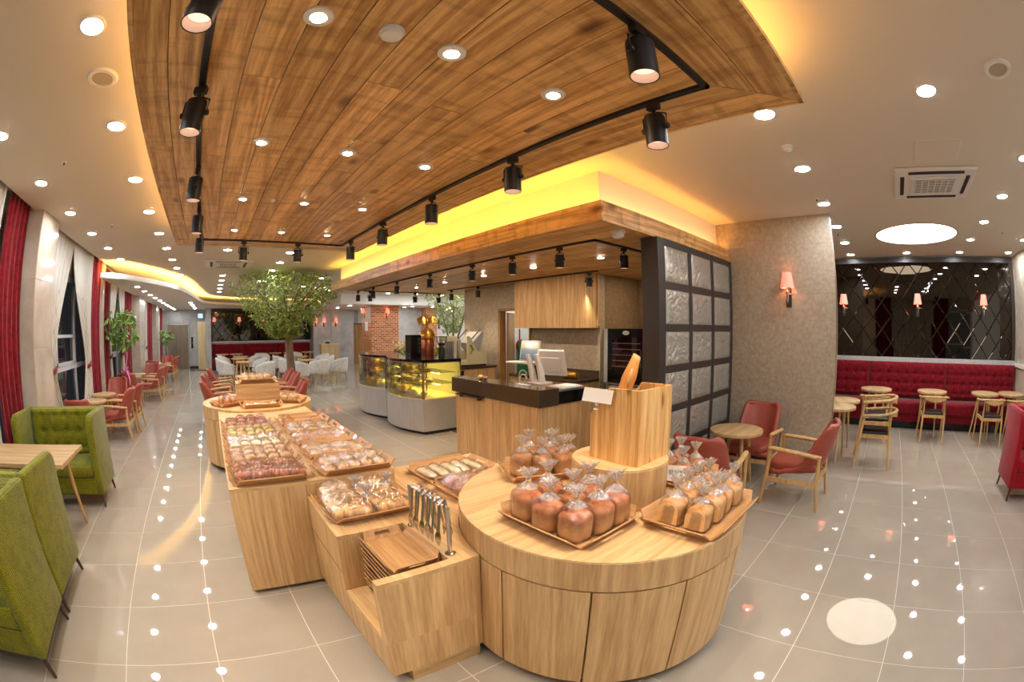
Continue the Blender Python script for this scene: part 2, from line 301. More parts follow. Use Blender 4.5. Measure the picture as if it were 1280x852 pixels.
# ---- floor: grout bed and 0.6 m polished tiles; the 300 nearest in view are single tiles
floor = ob('floor', MB().box(-3.2,14.5,-5,23,-0.06,-0.0008), 'grout', kind='structure')
tile_me = MB().box(-0.298,0.298,-0.298,0.298,-0.012,0).mesh('tile','tile')
cells = []
for i in range(-6,26):
    for j in range(-9,39):
        cx, cy = -0.345+0.6*i+0.3, 0.134+0.6*j+0.3
        if not(-3.1<cx<14.3 and -4.8<cy<22.8): continue
        az = math.degrees(math.atan2(cy,cx)); d = math.hypot(cx,cy)
        vis = -17<az<114 and d>0.7 and not(cx>5.6 and cy>0.8 and cy<9) and not(3.7<cx<9 and 2.2<cy<9)
        hid = (0.2<cx<0.9 and 2.9<cy<6) or (1.3<cx<2.3 and 0.9<cy<1.9)
        cells.append((d if vis and not hid else 100+d, cx, cy))
cells.sort()
for d,cx,cy in cells[:300]: link('tile', tile_me, floor, (cx,cy,0))
mb = MB()
for d,cx,cy in cells[300:]: mb.box(cx-.298,cx+.298,cy-.298,cy+.298,-0.012,0)
ob('tile_field', mb, 'tile', floor, kind='stuff')
# kitchen floor of small dark tiles
kf = ob('floor_kitchen', MB().box(3.65,6.55,2.2,8.1,0.0,0.004), 'grout', kind='structure')
kt = MB().box(-.146,.146,-.146,.146,0.004,0.010).mesh('tile','kitchen_tile')
for i in range(9):
    for j in range(19): link('tile', kt, kf, (3.8+0.3*i,2.36+0.3*j,0))
# ---- main ceiling
ob('ceiling', MB().box(-2.62,14.5,-5,23,ZC,ZC+0.12), 'plaster', kind='structure')
ob('ceiling_curtain_pocket', MB().box(-3.2,-2.62,-5,23,ZC+0.14,ZC+0.2), 'plaster', kind='structure')
# ---- hanging timber ceiling panel over the bread tables
PX0,PX1,PY0,PY1,PZ = -0.605,2.10,0.262,6.03,2.80
pan = ob('ceiling_timber_panel', MB().box(PX0+.03,PX1-.03,PY0+.03,PY1-.03,PZ+.018,PZ+.04).box(PX0+.2,PX1-.2,PY0+.2,PY1-.2,PZ+.04,ZC), 'plaster_white', kind='structure')
TX0,TX1,TY0,TY1 = -0.225,1.72,0.672,5.60
def board(x0,x1,y0,y1,ax,par,z=PZ,th=0.016,cut=None,gap=0.0025):
    m_ = MB()
    P = cut or [(x0+gap,y0+gap),(x1-gap,y0+gap),(x1-gap,y1-gap),(x0+gap,y1-gap)]
    cx = sum(p[0] for p in P)/len(P); cy = sum(p[1] for p in P)/len(P)
    m_.ext([(a-cx,b-cy) for a,b in P],0,th); return ob('board', m_, 'ceil_board_'+ax, par, loc=(cx,cy,z))
nb = 10; bw = (TX1-TX0)/nb
for i in range(nb):
    ys = [TY0]+sorted(TY0+rnd.uniform(0.9,4.1) for _ in range(rnd.choice((1,2))))+[TY1]
    for a,b in zip(ys[:-1],ys[1:]): board(TX0+i*bw,TX0+(i+1)*bw,a,b,'y',pan)
for k in range(2):    # mitred border, two boards wide
    def lerp(a,b,t): return a+(b-a)*t
    t0,t1 = k/2,(k+1)/2
    X0a,X0b = lerp(TX0,PX0,t0),lerp(TX0,PX0,t1); X1a,X1b = lerp(TX1,PX1,t0),lerp(TX1,PX1,t1); Y0a,Y0b = lerp(TY0,PY0,t0),lerp(TY0,PY0,t1); Y1a,Y1b = lerp(TY1,PY1,t0),lerp(TY1,PY1,t1)
    g = 0.0025
    ym = lerp(Y0a,Y1a,0.42 if k else 0.61)
    board(0,0,0,0,'y',pan,cut=[(X1a+g,Y0a+g),(X1b-g,Y0b+g*2),(X1b-g,ym),(X1a+g,ym)]); board(0,0,0,0,'y',pan,cut=[(X1a+g,ym+g),(X1b-g,ym+g),(X1b-g,Y1b-g*2),(X1a+g,Y1a-g)])
    board(0,0,0,0,'y',pan,cut=[(X0b+g,Y0b+g*2),(X0a-g,Y0a+g),(X0a-g,ym),(X0b+g,ym)]); board(0,0,0,0,'y',pan,cut=[(X0b+g,ym+g),(X0a-g,ym+g),(X0a-g,Y1a-g),(X0b+g,Y1b-g*2)])
    board(0,0,0,0,'x',pan,cut=[(X0b+g*2,Y0b+g),(X1b-g*2,Y0b+g),(X1a-g,Y0a-g),(X0a+g,Y0a-g)]); board(0,0,0,0,'x',pan,cut=[(X0a+g,Y1a+g),(X1a-g,Y1a+g),(X1b-g*2,Y1b-g),(X0b+g*2,Y1b-g)])
ob('edge_trim', MB().box(PX0,PX1,PY0-.004,PY0+.02,PZ-.002,PZ+.045).box(PX0,PX1,PY1-.02,PY1+.004,PZ-.002,PZ+.045).box(PX0-.004,PX0+.02,PY0,PY1,PZ-.002,PZ+.045).box(PX1-.02,PX1+.004,PY0,PY1,PZ-.002,PZ+.045), 'ceil_board_y', pan)
ob('led_strip', MB().box(PX0+.05,PX0+.07,PY0+.1,PY1-.1,PZ+.042,PZ+.05), 'led_warm', pan); ob('led_strip', MB().box(PX1-.07,PX1-.05,PY0+.1,PY1-.1,PZ+.042,PZ+.05), 'led_warm', pan)
ob('led_strip', MB().box(PX0+.1,PX1-.1,PY0+.05,PY0+.07,PZ+.042,PZ+.05), 'led_warm', pan); ob('led_strip', MB().box(PX0+.1,PX1-.1,PY1-.07,PY1-.05,PZ+.042,PZ+.05), 'led_warm', pan)
# ---- kitchen soffit
SX0,SY0,SY1,SZ,SZT = 2.67,2.09,9.42,2.54,2.70
sof = ob('ceiling_kitchen_soffit', MB().box(SX0+.03,6.6,SY0+.03,SY1,SZ+.016,SZ+.05), 'plaster_white', kind='structure')
ob('ceiling_soffit_riser', MB().box(2.87,6.6,2.26,SY1-.1,SZ+.05,ZC), 'plaster_white', kind='structure')
rows = 20; bw = (6.58-(SX0+.02))/rows
for i in range(rows):
    ys = [SY0+.02]+sorted(SY0+rnd.uniform(0.8,6.6) for _ in range(2))+[SY1]
    for a,b in zip(ys[:-1],ys[1:]): board(SX0+.02+i*bw,SX0+.02+(i+1)*bw,a,b,'y',sof,SZ,0.014)
def fascia(ax,par):
    if ax=='y':
        ys=[SY0,3.15,4.6,6.1,7.7,SY1]
        for a,b in zip(ys[:-1],ys[1:]): ob('fascia_board', MB().box(-.012,.012,-(b-a)/2+.001,(b-a)/2-.001,0,SZT-SZ+.012), 'ceil_board_y', par, loc=(SX0+.012,(a+b)/2,SZ-.012))
    else:
        xs=[SX0+.025,4.1,5.39]
        for a,b in zip(xs[:-1],xs[1:]): ob('fascia_board', MB().box(-(b-a)/2+.001,(b-a)/2-.001,-.012,.012,0,SZT-SZ+.012), 'ceil_board_x', par, loc=((a+b)/2,SY0+.012,SZ-.012))
fascia('y',sof); fascia('x',sof)
ob('led_strip', MB().box(SX0+.06,SX0+.085,SY0+.1,SY1-.1,SZ+.055,SZ+.065), 'led_yellow', sof); ob('led_strip', MB().box(SX0+.15,5.38,SY0+.06,SY0+.085,SZ+.055,SZ+.065), 'led_warm', sof)
# ---- lowered plaster ceiling along the far hall, wavy edge with cove light
curve = [(-2.62,8.86),(-2.4,8.92),(-2.18,9.06),(-1.94,9.45),(-1.72,9.85),(-1.5,10.3),(-1.3,10.75),(-1.12,11.25),(-0.98,11.9),(-0.87,12.6),(-0.79,13.4),(-0.71,14.4),(-0.63,15.5),(-0.53,16.5),(-0.34,17.3),(-0.05,17.85),(0.49,18.37),(1.11,18.7),(2.2,19.0),(3.4,19.2),(4.6,19.3),(4.95,19.3)]
LZ = 2.72
lowc = ob('ceiling_lowered', MB().ext(curve+[(4.95,22.5),(-2.62,22.5)],LZ,LZ+.03), 'plaster_white', kind='structure')
def strip(c,z0,z1,off,w):
    mb = MB(); n = len(c); rings = []
    for i,(x,y) in enumerate(c):
        a = Vector(c[max(i-1,0)]); b = Vector(c[min(i+1,n-1)]); t = (b-a).normalized(); nn = Vector((-t.y,t.x))
        p = Vector((x,y))+nn*off; q = p+nn*w
        rings.append([(p.x,p.y,z0),(q.x,q.y,z0),(q.x,q.y,z1),(p.x,p.y,z1)])
    return mb.loft(rings)
ob('cove_lip', strip(curve,LZ,LZ+.11,0,.025), 'plaster_white', lowc, smooth=True); ob('led_strip', strip(curve,LZ+.035,LZ+.045,.09,.03), 'led_cove', lowc)
lowb = ob('ceiling_lowered_lounge', MB().box(4.95,14.4,16.0,22.5,LZ-.06,ZC), 'plaster_white', kind='structure')
# ---- left window wall: piers, columns, windows
ob('wall_left', MB().box(-3.15,-2.98,-5,22.6,0,0.35).box(-3.15,-2.98,-5,22.6,2.6,3.2).box(-3.15,-2.62,9.17,9.31,0,ZC).box(-3.15,-2.95,21.0,22.6,0,ZC).box(-3.15,-2.46,.4,1.0,0,ZC), 'stone', kind='structure')
def column(y0,y1,x,zt,n):
    c = ob('wall_left_column', MB().box(-3.1,x-.012,y0+.012,y1-.012,0,zt), 'grout', kind='structure')
    for k in range(n):
        h = zt/n; z0 = h*k
        ob('stone_panel', MB().box(x-.012,x,y0,y1,z0+.0015,z0+h-.0015), 'stone', c, bevel=0.001, seg=1); ob('stone_panel', MB().box(-3.09,x-.014,y0,y0+.012,z0+.0015,z0+h-.0015), 'stone', c, bevel=0.001, seg=1)
column(4.98,5.66,-2.46,ZC,4); column(13.15,14.1,-2.43,LZ,4); column(17.5,18.2,-2.5,LZ,4)
def window(n,y0,y1):
    w = ob('window_%d'%n, MB().box(-2.98,-2.90,y0,y1,0.35,0.41).box(-2.98,-2.90,y0,y1,2.52,2.6).box(-2.98,-2.90,y0,y0+.06,.41,2.52).box(-2.98,-2.90,y1-.06,y1,.41,2.52), 'white_metal', kind='structure')
    ms = 3; pw = (y1-y0-.12)/ms
    for k in range(1,ms): ob('mullion', MB().box(-2.975,-2.905,y0+.06+k*pw-.03,y0+.06+k*pw+.03,.41,2.52), 'white_metal', w)
    ob('transom', MB().box(-2.972,-2.908,y0+.06,y1-.06,1.12,1.2), 'white_metal', w)
    for k in range(ms):
        a = y0+.06+k*pw+.03; b = a+pw-.06
        for z0,z1 in ((.41,1.12),(1.2,2.52)): ob('pane', MB().box(-2.945,-2.94,a,b,z0,z1), 'window_glass', w)
        if k==1: ob('casement', MB().box(-2.93,-2.9,a+.02,a+.07,1.2,1.68).box(-2.93,-2.9,b-.07,b-.02,1.2,1.68).box(-2.93,-2.9,a+.02,b-.02,1.63,1.68).box(-2.93,-2.9,a+.02,b-.02,1.2,1.25), 'white_metal', w)
for n,(a,b) in enumerate(((1.0,4.98),(5.66,9.17),(9.31,13.15),(14.1,17.5),(18.2,21.0),(-4.9,.4)),1): window(n,a,b)
mottled('bronze', (112,96,76), (136,118,94), 3, 0.35, metal=0.2, stretch=(6,6,.3))
# ---- far wall with lift door, mirror alcove, concrete
fw = ob('wall_far', MB().box(-3.1,-0.2,21.6,21.75,0,LZ), 'concrete', kind='structure')
for a,b in ((-2.95,-2.45),(-1.32,-0.2)):
    ob('concrete_panel', MB().box(a,b-.004,21.585,21.6,0.12,2.05), 'concrete', fw); ob('concrete_panel', MB().box(a,b-.004,21.585,21.6,2.06,LZ), 'concrete', fw)
ob('concrete_panel', MB().box(-2.446,-1.324,21.585,21.6,2.1,LZ), 'concrete', fw)
d1 = ob('door_1', MB().box(-2.44,-1.33,21.52,21.58,0,2.08), 'chrome', kind='structure')
ob('door_leaf', MB().box(-2.4,-1.89,21.50,21.52,0,2.03), 'bronze', d1); ob('door_leaf', MB().box(-1.885,-1.37,21.50,21.52,0,2.03), 'bronze', d1)
lc = thing('lift_call_panel','narrow black lift call panel on the concrete wall beside the lift door','call panel',(-1.16,21.58,1.2)); ob('plate', MB().box(-.05,.05,-.015,0,-.26,.26), 'black_gloss', lc); ob('button', MB().cyl(0,0,-.01,.02,.02,10).xf(Matrix.Rotation(PI/2,4,'X')), 'chrome', lc, loc=(0,-.012,0))
ob('baseboard_far', MB().box(-1.32,-0.2,21.57,21.585,0,0.12), 'black', kind='structure')
ob('wall_far_partition', MB().box(-.42,-.15,20.3,21.7,0,LZ), 'concrete', kind='structure')
pp = thing('timber_partition','tall pale timber partition panel standing before the lift lobby','partition',(-.62,20.45,0)); ob('panel', MB().box(-.2,.19,-.03,.03,.02,2.12), 'partition_wood', pp, bevel=.003, seg=1); ob('foot', MB().box(-.19,.18,-.1,.1,0,.02), 'dark_metal', pp)
exs = thing('exit_sign','small lit blue-white exit sign high on the far concrete wall','exit sign',(-.72,21.5,2.42)); ob('housing', MB().box(-.14,.14,-.03,.08,-.12,.12), 'white_plastic', exs, bevel=.008); ob('face', MB().box(-.11,.11,-.034,-.03,-.09,.09), emit('exit_face',(150,205,250),1.6), exs)
ob('wall_far_concrete', MB().box(4.85,7.4,20.9,21.1,0,LZ).box(4.85,5.06,20.2,20.9,0,LZ), 'concrete', kind='structure')
cw = ob('wall_far_niche', MB().box(5.06,6.95,20.3,20.9,0,LZ), 'concrete', kind='structure')
for a,b in ((5.06,5.74),(5.76,6.9)):
    ob('concrete_panel', MB().box(a+.01,b-.01,20.28,20.3,0,1.25), 'concrete', cw); ob('concrete_panel', MB().box(a+.01,b-.01,20.28,20.3,1.26,LZ-.07), 'concrete', cw)
d2 = ob('door_2', MB().box(7.0,7.75,20.84,20.9,0,2.0), 'frame_brown', kind='structure'); ob('door_leaf', MB().box(7.05,7.7,20.82,20.84,0,1.95), 'door_wood', d2)
ob('wall_far_lounge', MB().box(7.4,14.4,21.2,21.4,0,LZ), 'plaster_white', kind='structure')
bk = ob('wall_brick_pier', MB().box(6.43,7.66,16.5,17.6,0,LZ-.06), 'brick_wall', kind='structure')
ob('pilaster', MB().box(6.425,6.428,16.62,17.5,1.95,2.6), 'stone', bk)
ob('wall_brick_pier_far', MB().box(9.55,10.15,17.6,18.6,0,LZ-.06), 'brick_wall', kind='structure')
pw_ = ob('wall_grey_partition', MB().box(8.3,9.55,18.0,18.15,0,LZ-.06), 'concrete', kind='structure'); ob('wainscot', MB().box(8.3,9.55,17.97,18.0,0,1.05), 'partition_wood', pw_)
# ---- right: grey tiled wall, mirror alcove, right wall
gw = ob('wall_grey', MB().box(5.415,5.55,0.63,2.3,0,ZC), 'grey_tile', kind='structure')
for k,(a,b) in enumerate(((0.63,1.22),(1.22,1.83),(1.83,2.24))):
    off = 0.0 if k%2 else 0.3
    zs = [0.08]+[z for z in (0.6-off+0.6*i for i in range(6)) if .3<z<2.9]+[ZC]
    for z0,z1 in zip(zs[:-1],zs[1:]): ob('wall_tile', MB().box(5.4,5.415,a+.0008,b-.0008,z0+.0008,z1-.0008), 'grey_tile', gw)
ob('corner_trim', MB().box(5.395,5.42,.622,.632,0,ZC), 'chrome', gw)
ob('baseboard_grey', MB().box(5.388,5.4,0.63,2.1,0,0.08), 'frame_brown', kind='structure')
ob('wall_right_back', MB().box(8.93,9.1,-4.2,2.4,0,ZC), 'stone', kind='structure')
ob('wall_right_inner', MB().box(5.55,8.93,2.25,2.4,0,ZC), 'grey_tile', kind='structure')
rw = ob('wall_right_pier', MB().box(7.4,8.93,-4.2,-3.27,0,ZC), 'stone', kind='structure'); ob('ledge', MB().box(7.38,8.93,-3.27,-3.2,1.1,1.16), 'white_plastic', rw)
ob('dado', MB().box(7.38,8.93,-3.27,-3.24,0,1.1), 'stone', rw)
# ---- kitchen walls
ob('wall_kitchen_back', MB().box(5.42,5.54,4.32,5.98,0,SZ).box(5.42,5.54,6.87,8.17,0,SZ).box(5.42,5.54,5.98,6.87,2.04,SZ), 'kitchen_wall', kind='structure')
ob('wall_kitchen_niche', MB().box(5.54,6.67,4.32,4.44,0,SZ).box(6.55,6.67,2.4,4.32,0,SZ), 'brown_tile', kind='structure')
ob('wall_kitchen_store', MB().box(7.3,7.4,4.5,8.15,0,SZ).box(5.54,7.4,8.05,8.15,0,SZ), 'plaster_white', kind='structure'); ob('ceiling_store', MB().box(6.6,7.4,4.44,8.15,SZ,SZ+.05), 'plaster_white', kind='structure')
d3 = ob('door_3', MB().box(5.40,5.56,5.95,5.99,0,2.06).box(5.40,5.56,6.86,6.91,0,2.06).box(5.40,5.56,5.95,6.91,2.02,2.07), 'door_wood', kind='structure')
dl = ob('door_leaf', MB().box(0,.72,-.02,.02,0.01,2.0), 'door_wood', d3, loc=(5.575,6.83,0), rz=0.69); ob('door_handle', MB().tube([(.66,-.02,1),(.66,-.06,1),(.56,-.06,1)],.009), 'chrome', dl)
# ================================================================ MIRROR WALLS
def clip_poly(P,u0,u1,v0,v1):
    for ax,lim,sg in ((0,u0,1),(0,u1,-1),(1,v0,1),(1,v1,-1)):
        Q = []
        for i in range(len(P)):
            a,b = P[i],P[(i+1)%len(P)]; ia = (a[ax]-lim)*sg>=0; ib = (b[ax]-lim)*sg>=0
            if ia: Q.append(a)
            if ia!=ib: t = (lim-a[ax])/(b[ax]-a[ax]); Q.append((a[0]+(b[0]-a[0])*t,a[1]+(b[1]-a[1])*t))
        P = Q
        if len(P)<3: return []
    return P
def mirror_wall(root,u0,u1,v0,v1,dw,dh,wp):
    """lattice of bevelled diamond mirror panes, wp(u,v,d) maps to the wall"""
    nu = int((u1-u0)/dw)+2; nv = int((v1-v0)/dh)+2
    for i in range(-1,2*nu):
        for j in range(-1,2*nv):
            if (i+j)%2: continue
            cu,cv = u0+i*dw/2,v0+j*dh/2; g = 0.985
            P = clip_poly([(cu-dw/2*g,cv),(cu,cv-dh/2*g),(cu+dw/2*g,cv),(cu,cv+dh/2*g)],u0,u1,v0,v1)
            if len(P)<3: continue
            area = abs(sum(P[k][0]*P[(k+1)%len(P)][1]-P[(k+1)%len(P)][0]*P[k][1] for k in range(len(P))))/2
            if area < 0.003: continue
            mu_ = sum(p[0] for p in P)/len(P); mv = sum(p[1] for p in P)/len(P); s_ = 0.91
            I = [(mu_+(p[0]-mu_)*s_,mv+(p[1]-mv)*s_) for p in P]; n = len(P)
            tu,tv = rnd.uniform(-.004,.004),rnd.uniform(-.004,.004)
            def q(p,d): return wp(p[0],p[1],d+(p[0]-mu_)*tu+(p[1]-mv)*tv)
            V = [q(p,0) for p in P]+[q(p,0.004) for p in P]+[q(p,0.012) for p in I]
            F = [tuple(range(n))]+[(k,(k+1)%n,n+(k+1)%n,n+k) for k in range(n)]+[(n+k,n+(k+1)%n,2*n+(k+1)%n,2*n+k) for k in range(n)]+[tuple(range(2*n,3*n))]
            ob('mirror_pane', MB().add(V,F), 'mirror', root)
def frame_parts(root,u0,u1,v0,v1,w,d,wp,mats):
    for k,(a,b,c,e) in enumerate(((u0-w,u1+w,v1,v1+w),(u0-w,u0,v0,v1),(u1,u1+w,v0,v1),(u0-w,u1+w,v0-w,v0))):
        V = [wp(x,y,z) for z in (0,d) for x,y in ((a,c),(b,c),(b,e),(a,e))]
        ob('frame_rail', MB().add(V,[(3,2,1,0),(4,5,6,7),(0,1,5,4),(1,2,6,5),(2,3,7,6),(3,0,4,7)]), mats[k], root)
mw = thing('diamond_mirror','wide dark diamond-pattern mirror above the crimson banquette by the grey wall','mirror',(8.93,-1.0,0))
wpR = lambda u,v,d: (-.005-d,u+1.0,v)
ob('backing', MB().add([wpR(a,b,c) for c in (0,.006) for a,b in ((-3.2,1.18),(2.0,1.18),(2.0,3.0),(-3.2,3.0))],[(3,2,1,0),(4,5,6,7),(0,1,5,4),(1,2,6,5),(2,3,7,6),(3,0,4,7)]), 'black_gloss', mw)
mirror_wall(mw,-3.12,2.0,1.2,2.93,.42,.50,lambda u,v,d: wpR(u,v,d+.007)); frame_parts(mw,-3.12,2.0,1.2,2.93,.09,.06,wpR,('frame_brown','frame_brown','frame_brown','steel'))
mf = thing('diamond_mirror','long dark diamond-pattern mirror on the far wall above the maroon banquette behind the white chairs','mirror',(2.35,20.7,0))
wpF = lambda u,v,d: (u-2.35,-.005-d,v)
ob('backing', MB().add([wpF(a,b,c) for c in (0,.006) for a,b in ((-.12,1.22),(4.8,1.22),(4.8,2.7),(-.12,2.7))],[(3,2,1,0),(4,5,6,7),(0,1,5,4),(1,2,6,5),(2,3,7,6),(3,0,4,7)]), 'black_gloss', mf)
mirror_wall(mf,-.08,4.77,1.24,2.6,.42,.50,lambda u,v,d: wpF(u,v,d+.007)); frame_parts(mf,-.08,4.77,1.24,2.6,.06,.05,wpF,('frame_brown',)*3+('steel',))
ob('wall_far_mirror', MB().box(-.15,4.85,20.7,20.9,0,LZ), 'concrete', kind='structure')
# ================================================================ BANQUETTES
def tufted(n_u, n_v, L, H, depth=.03, base=.09, pitch_u=.2, pitch_v=.17, off=0.5):
    """front surface (u along, v up) with button dimples; returns MB as closed slab, x = outward"""
    def h(u,v):
        fu = u/pitch_u; fv = v/pitch_v
        du = abs(fu-round(fu))*pitch_u; dv = abs(fv-off-round(fv-off))*pitch_v
        r2 = du*du+dv*dv
        return base-depth*math.exp(-r2/(2*.028**2))-0.010*math.exp(-(du/.014)**2)-0.010*math.exp(-(dv/.014)**2)
    V = []; F = []
    for i in range(n_u+1):
        for j in range(n_v+1):
            u,v = L*i/n_u,H*j/n_v; e = min(u,L-u,v,H-v); rd = .045
            x = h(u,v)-(0 if e>rd else (rd-math.sqrt(max(rd*rd-(rd-e)**2,0)))*.8); V.append((x,u,v))
    m = n_v+1
    for i in range(n_u):
        for j in range(n_v): F.append((i*m+j,(i+1)*m+j,(i+1)*m+j+1,i*m+j+1))
    rim = [i*m for i in range(n_u+1)]+[n_u*m+j for j in range(1,m)]+[i*m+n_v for i in range(n_u-1,-1,-1)]+[j for j in range(n_v-1,0,-1)]
    o = len(V); V += [(0,V[k][1],V[k][2]) for k in rim]; n = len(rim)
    for k in range(n): F.append((rim[k],rim[(k+1)%n],o+(k+1)%n,o+k))
    F.append(tuple(o+k for k in range(n))); return MB().add(V,F)
def banquette(name,label,L,n,loc,rz,mat,res=.02):
    t = thing(name,label,'banquette',loc,rz); w = L/n
    for k in range(n):
        ob('back_cushion', tufted(int(w/res),int(.62/res),w-.006,.62,base=.13), mat, t, smooth='all', loc=(-.02,k*w+.003,.50))
        ob('seat_cushion', MB().box(0.10,.62,k*w+.003,(k+1)*w-.003,.26,.47), mat, t, smooth=True, bevel=.035, seg=3)
        ob('seat_front', MB().box(0.05,.58,k*w+.003,(k+1)*w-.003,.13,.262), mat, t, smooth=True, bevel=.01)
    ob('plinth', MB().box(0,.52,0,L,0,.13), 'black_gloss', t); return t
banquette('banquette','long crimson tufted velvet banquette beneath the diamond mirror by the grey wall',5.2,3,(8.875,2.0,0),PI,'red_fabric')
banquette('banquette','long maroon tufted banquette against the far wall behind the white tub chairs',4.85,3,(-.1,20.62,0),-PI/2,'red_fabric',.035)
# ================================================================ GLASS BLOCK SCREEN
sc_ = thing('glass_block_screen','dark framed screen of rippled glass squares beside the grey wall','screen',(4.43,2.09,0))
xs = [3.47,3.63,4.15,4.73,5.35]; zr = [2.50,2.08,1.675,1.28,0.885,0.48,0.07]
X0s = -4.43
ob('post', MB().box(3.47+X0s,3.60+X0s,-.03,.16,0,2.53), 'frame_brown', sc_, bevel=.003, seg=1); ob('post', MB().box(5.33+X0s,5.395+X0s,-.03,.06,0,2.53), 'frame_brown', sc_, bevel=.003, seg=1)
for x in (4.15,4.75): ob('mullion', MB().box(x-.032+X0s,x+.032+X0s,-.03,.06,0,2.53), 'frame_brown', sc_, bevel=.003, seg=1)
for z in zr: ob('rail', MB().box(3.6+X0s,5.33+X0s,-.026,.056,z-.035,z+.035), 'frame_brown', sc_, bevel=.003, seg=1)
cols = [(3.60,4.118),(4.182,4.718),(4.782,5.33)]
for z1,z0 in zip(zr[:-1],zr[1:]):
    for a,b in cols:
        def gb_(u,v,a=a+.004,b=b-.004,z0=z0+.037,z1=z1-.037):
            e = min(1,8*min(u,1-u,v,1-v)); x = a+(b-a)*u; z = z0+(z1-z0)*v
            from mathutils import noise
            return (x+X0s,-.012-.013*e*noise.noise(Vector((x*30+1.6*math.sin(z*24),z*30+1.6*math.cos(x*22),3)))-.010*e,z)
        ob('glass_block', MB().sheet(gb_,40,32,.02), 'glass_block', sc_, smooth='all')
# ================================================================ CEILING LIGHTS
def make_down(name,label,group,r,mat,ring):
    t = thing(name,label,'downlight',group=group)
    ob('trim_ring', MB().lathe([(r*.96,-.002),(r*.98,-.014),(r*ring,-.010),(r*ring*1.01,0)],28), 'white_plastic', t, smooth=True); ob('lens', MB().lathe([(r*.2,-.016),(r*.95,-.015),(r*.96,-.010)],24), mat, t); return t
def place(t,pts,z,labels=None):
    for i,(x,y) in enumerate(pts):
        o = t if i==0 else dup(t); o.location = (x,y,z)
a1 = [(-0.955,y) for y in (0.57,1.74,2.91,4.07,5.23,6.42,7.59,8.78,9.96,11.13)]; a2 = [(-2.11,y) for y in (1.70,2.86,4.03,5.19,6.35,7.50,8.66)]
t = make_down('downlight','round white downlight in the plaster ceiling over the window aisle','aisle downlights',.072,'lamp_white',1.16); place(t,a1+a2,ZC)
t = make_down('downlight','round white downlight in the main ceiling between timber panel and tree','downlights near the tree',.072,'lamp_white',1.16); place(t,[(0.2,7.67),(1.38,7.73),(1.38,8.92),(1.38,10.13),(1.36,12.3),(0.19,11.25),(0.19,12.3),(0.18,13.45),(0.18,14.63),(0.18,15.9),(2.9,11.3),(2.9,13.6),(4.1,12.4),(4.1,14.7)],ZC)
t = make_down('downlight','round white downlight in the plaster ceiling over the seating by the grey wall','seating downlights',.072,'lamp_white',1.16); place(t,[(2.61,.62),(3.73,.62),(4.92,.62),(6.09,.62),(7.28,.62),(8.47,.62),(2.57,-.58),(8.45,-.58),(3.71,-1.75),(4.87,-1.77),(6.07,-1.78),(7.26,-1.78),(8.43,-1.77),(8.38,-2.96),(7.2,-2.94),(6.05,-2.95),(2.55,-1.76),(1.4,-.58),(1.4,-1.76),(.2,-.58)],ZC)
t = make_down('downlight','round white downlight in the lowered ceiling along the far windows','far window downlights',.066,'lamp_white',1.16); place(t,[(-2.05,10.58+1.15*k) for k in range(10)]+[(-.95,16.35),(-.95,17.62),(-.95,18.95),(-.95,20.2)],LZ)
t = make_down('downlight','small white downlight in the lowered lounge ceiling by the brick pier','lounge downlights',.066,'lamp_white',1.16); place(t,[(5.6,16.8),(5.6,18.6),(8.4,16.7),(9.4,16.7),(10.6,17.2),(9.0,19.5),(7.0,19.2),(11.2,18.5),(12.4,18.5),(12.4,20.0),(13.4,19.2),(8.3,17.3)],LZ-.06)
t = make_down('downlight','round white downlight added to brighten the lounge beyond the kitchen','added lounge ceiling downlights',.072,'lamp_white',1.16); place(t,[(x,y) for x in (6.6,7.8,9.0,10.2) for y in (10.2,12.0,13.8,15.2)],ZC)  # grid of lamps added to brighten the lounge
t = make_down('downlight','small warm downlight with pale ring set in the timber ceiling panel','timber panel downlights',.032,'lamp_warm',1.85); place(t,[(x,y) for y in (1.30,2.545,3.78,5.015) for x in (.19,.77,1.345)],PZ)
t = make_down('downlight','small warm downlight in the timber soffit above the kitchen counters','kitchen soffit downlights',.034,'lamp_kitchen',1.6); place(t,[(4.13,y) for y in (3.27,4.48,5.66,6.88,8.02)]+[(5.84,3.58)],SZ)
t = make_down('downlight','round white downlight added to light the store room behind the kitchen door','added store room downlights',.072,'lamp_white',1.16); place(t,[(6.5,6.4),(6.6,7.4)],SZ)  # unseen lamps, added so the store room is not dark
bl = thing('ceiling_disc_light','big round glowing recessed ceiling light near the diamond mirror','ceiling light',(6.9,-.70,ZC)); ob('rim', MB().lathe([(.73,0),(.73,-.006),(.752,-.006),(.752,0)],48), 'gold', bl, smooth=True); ob('diffuser', MB().cyl(0,0,-.005,-.001,.73,48), 'lamp_big', bl)
def grille(name,label,loc):
    t = thing(name,label,'ceiling speaker',loc); ob('bezel', MB().lathe([(.075,-.002),(.08,-.014),(.105,-.014),(.115,0)],28), 'white_plastic', t, smooth=True); ob('cone', MB().lathe([(.02,-.006),(.05,-.003),(.078,-.008)],24), flat('speaker_cone',(176,162,138),.7) if 'speaker_cone' not in M else 'speaker_cone', t, smooth=True)
grille('ceiling_speaker','round cream ceiling speaker beside the timber panel above the window aisle',(-.96,2.26,ZC)); grille('ceiling_speaker','round cream ceiling speaker over the seating near the cassette air conditioner',(2.32,-1.14,ZC))
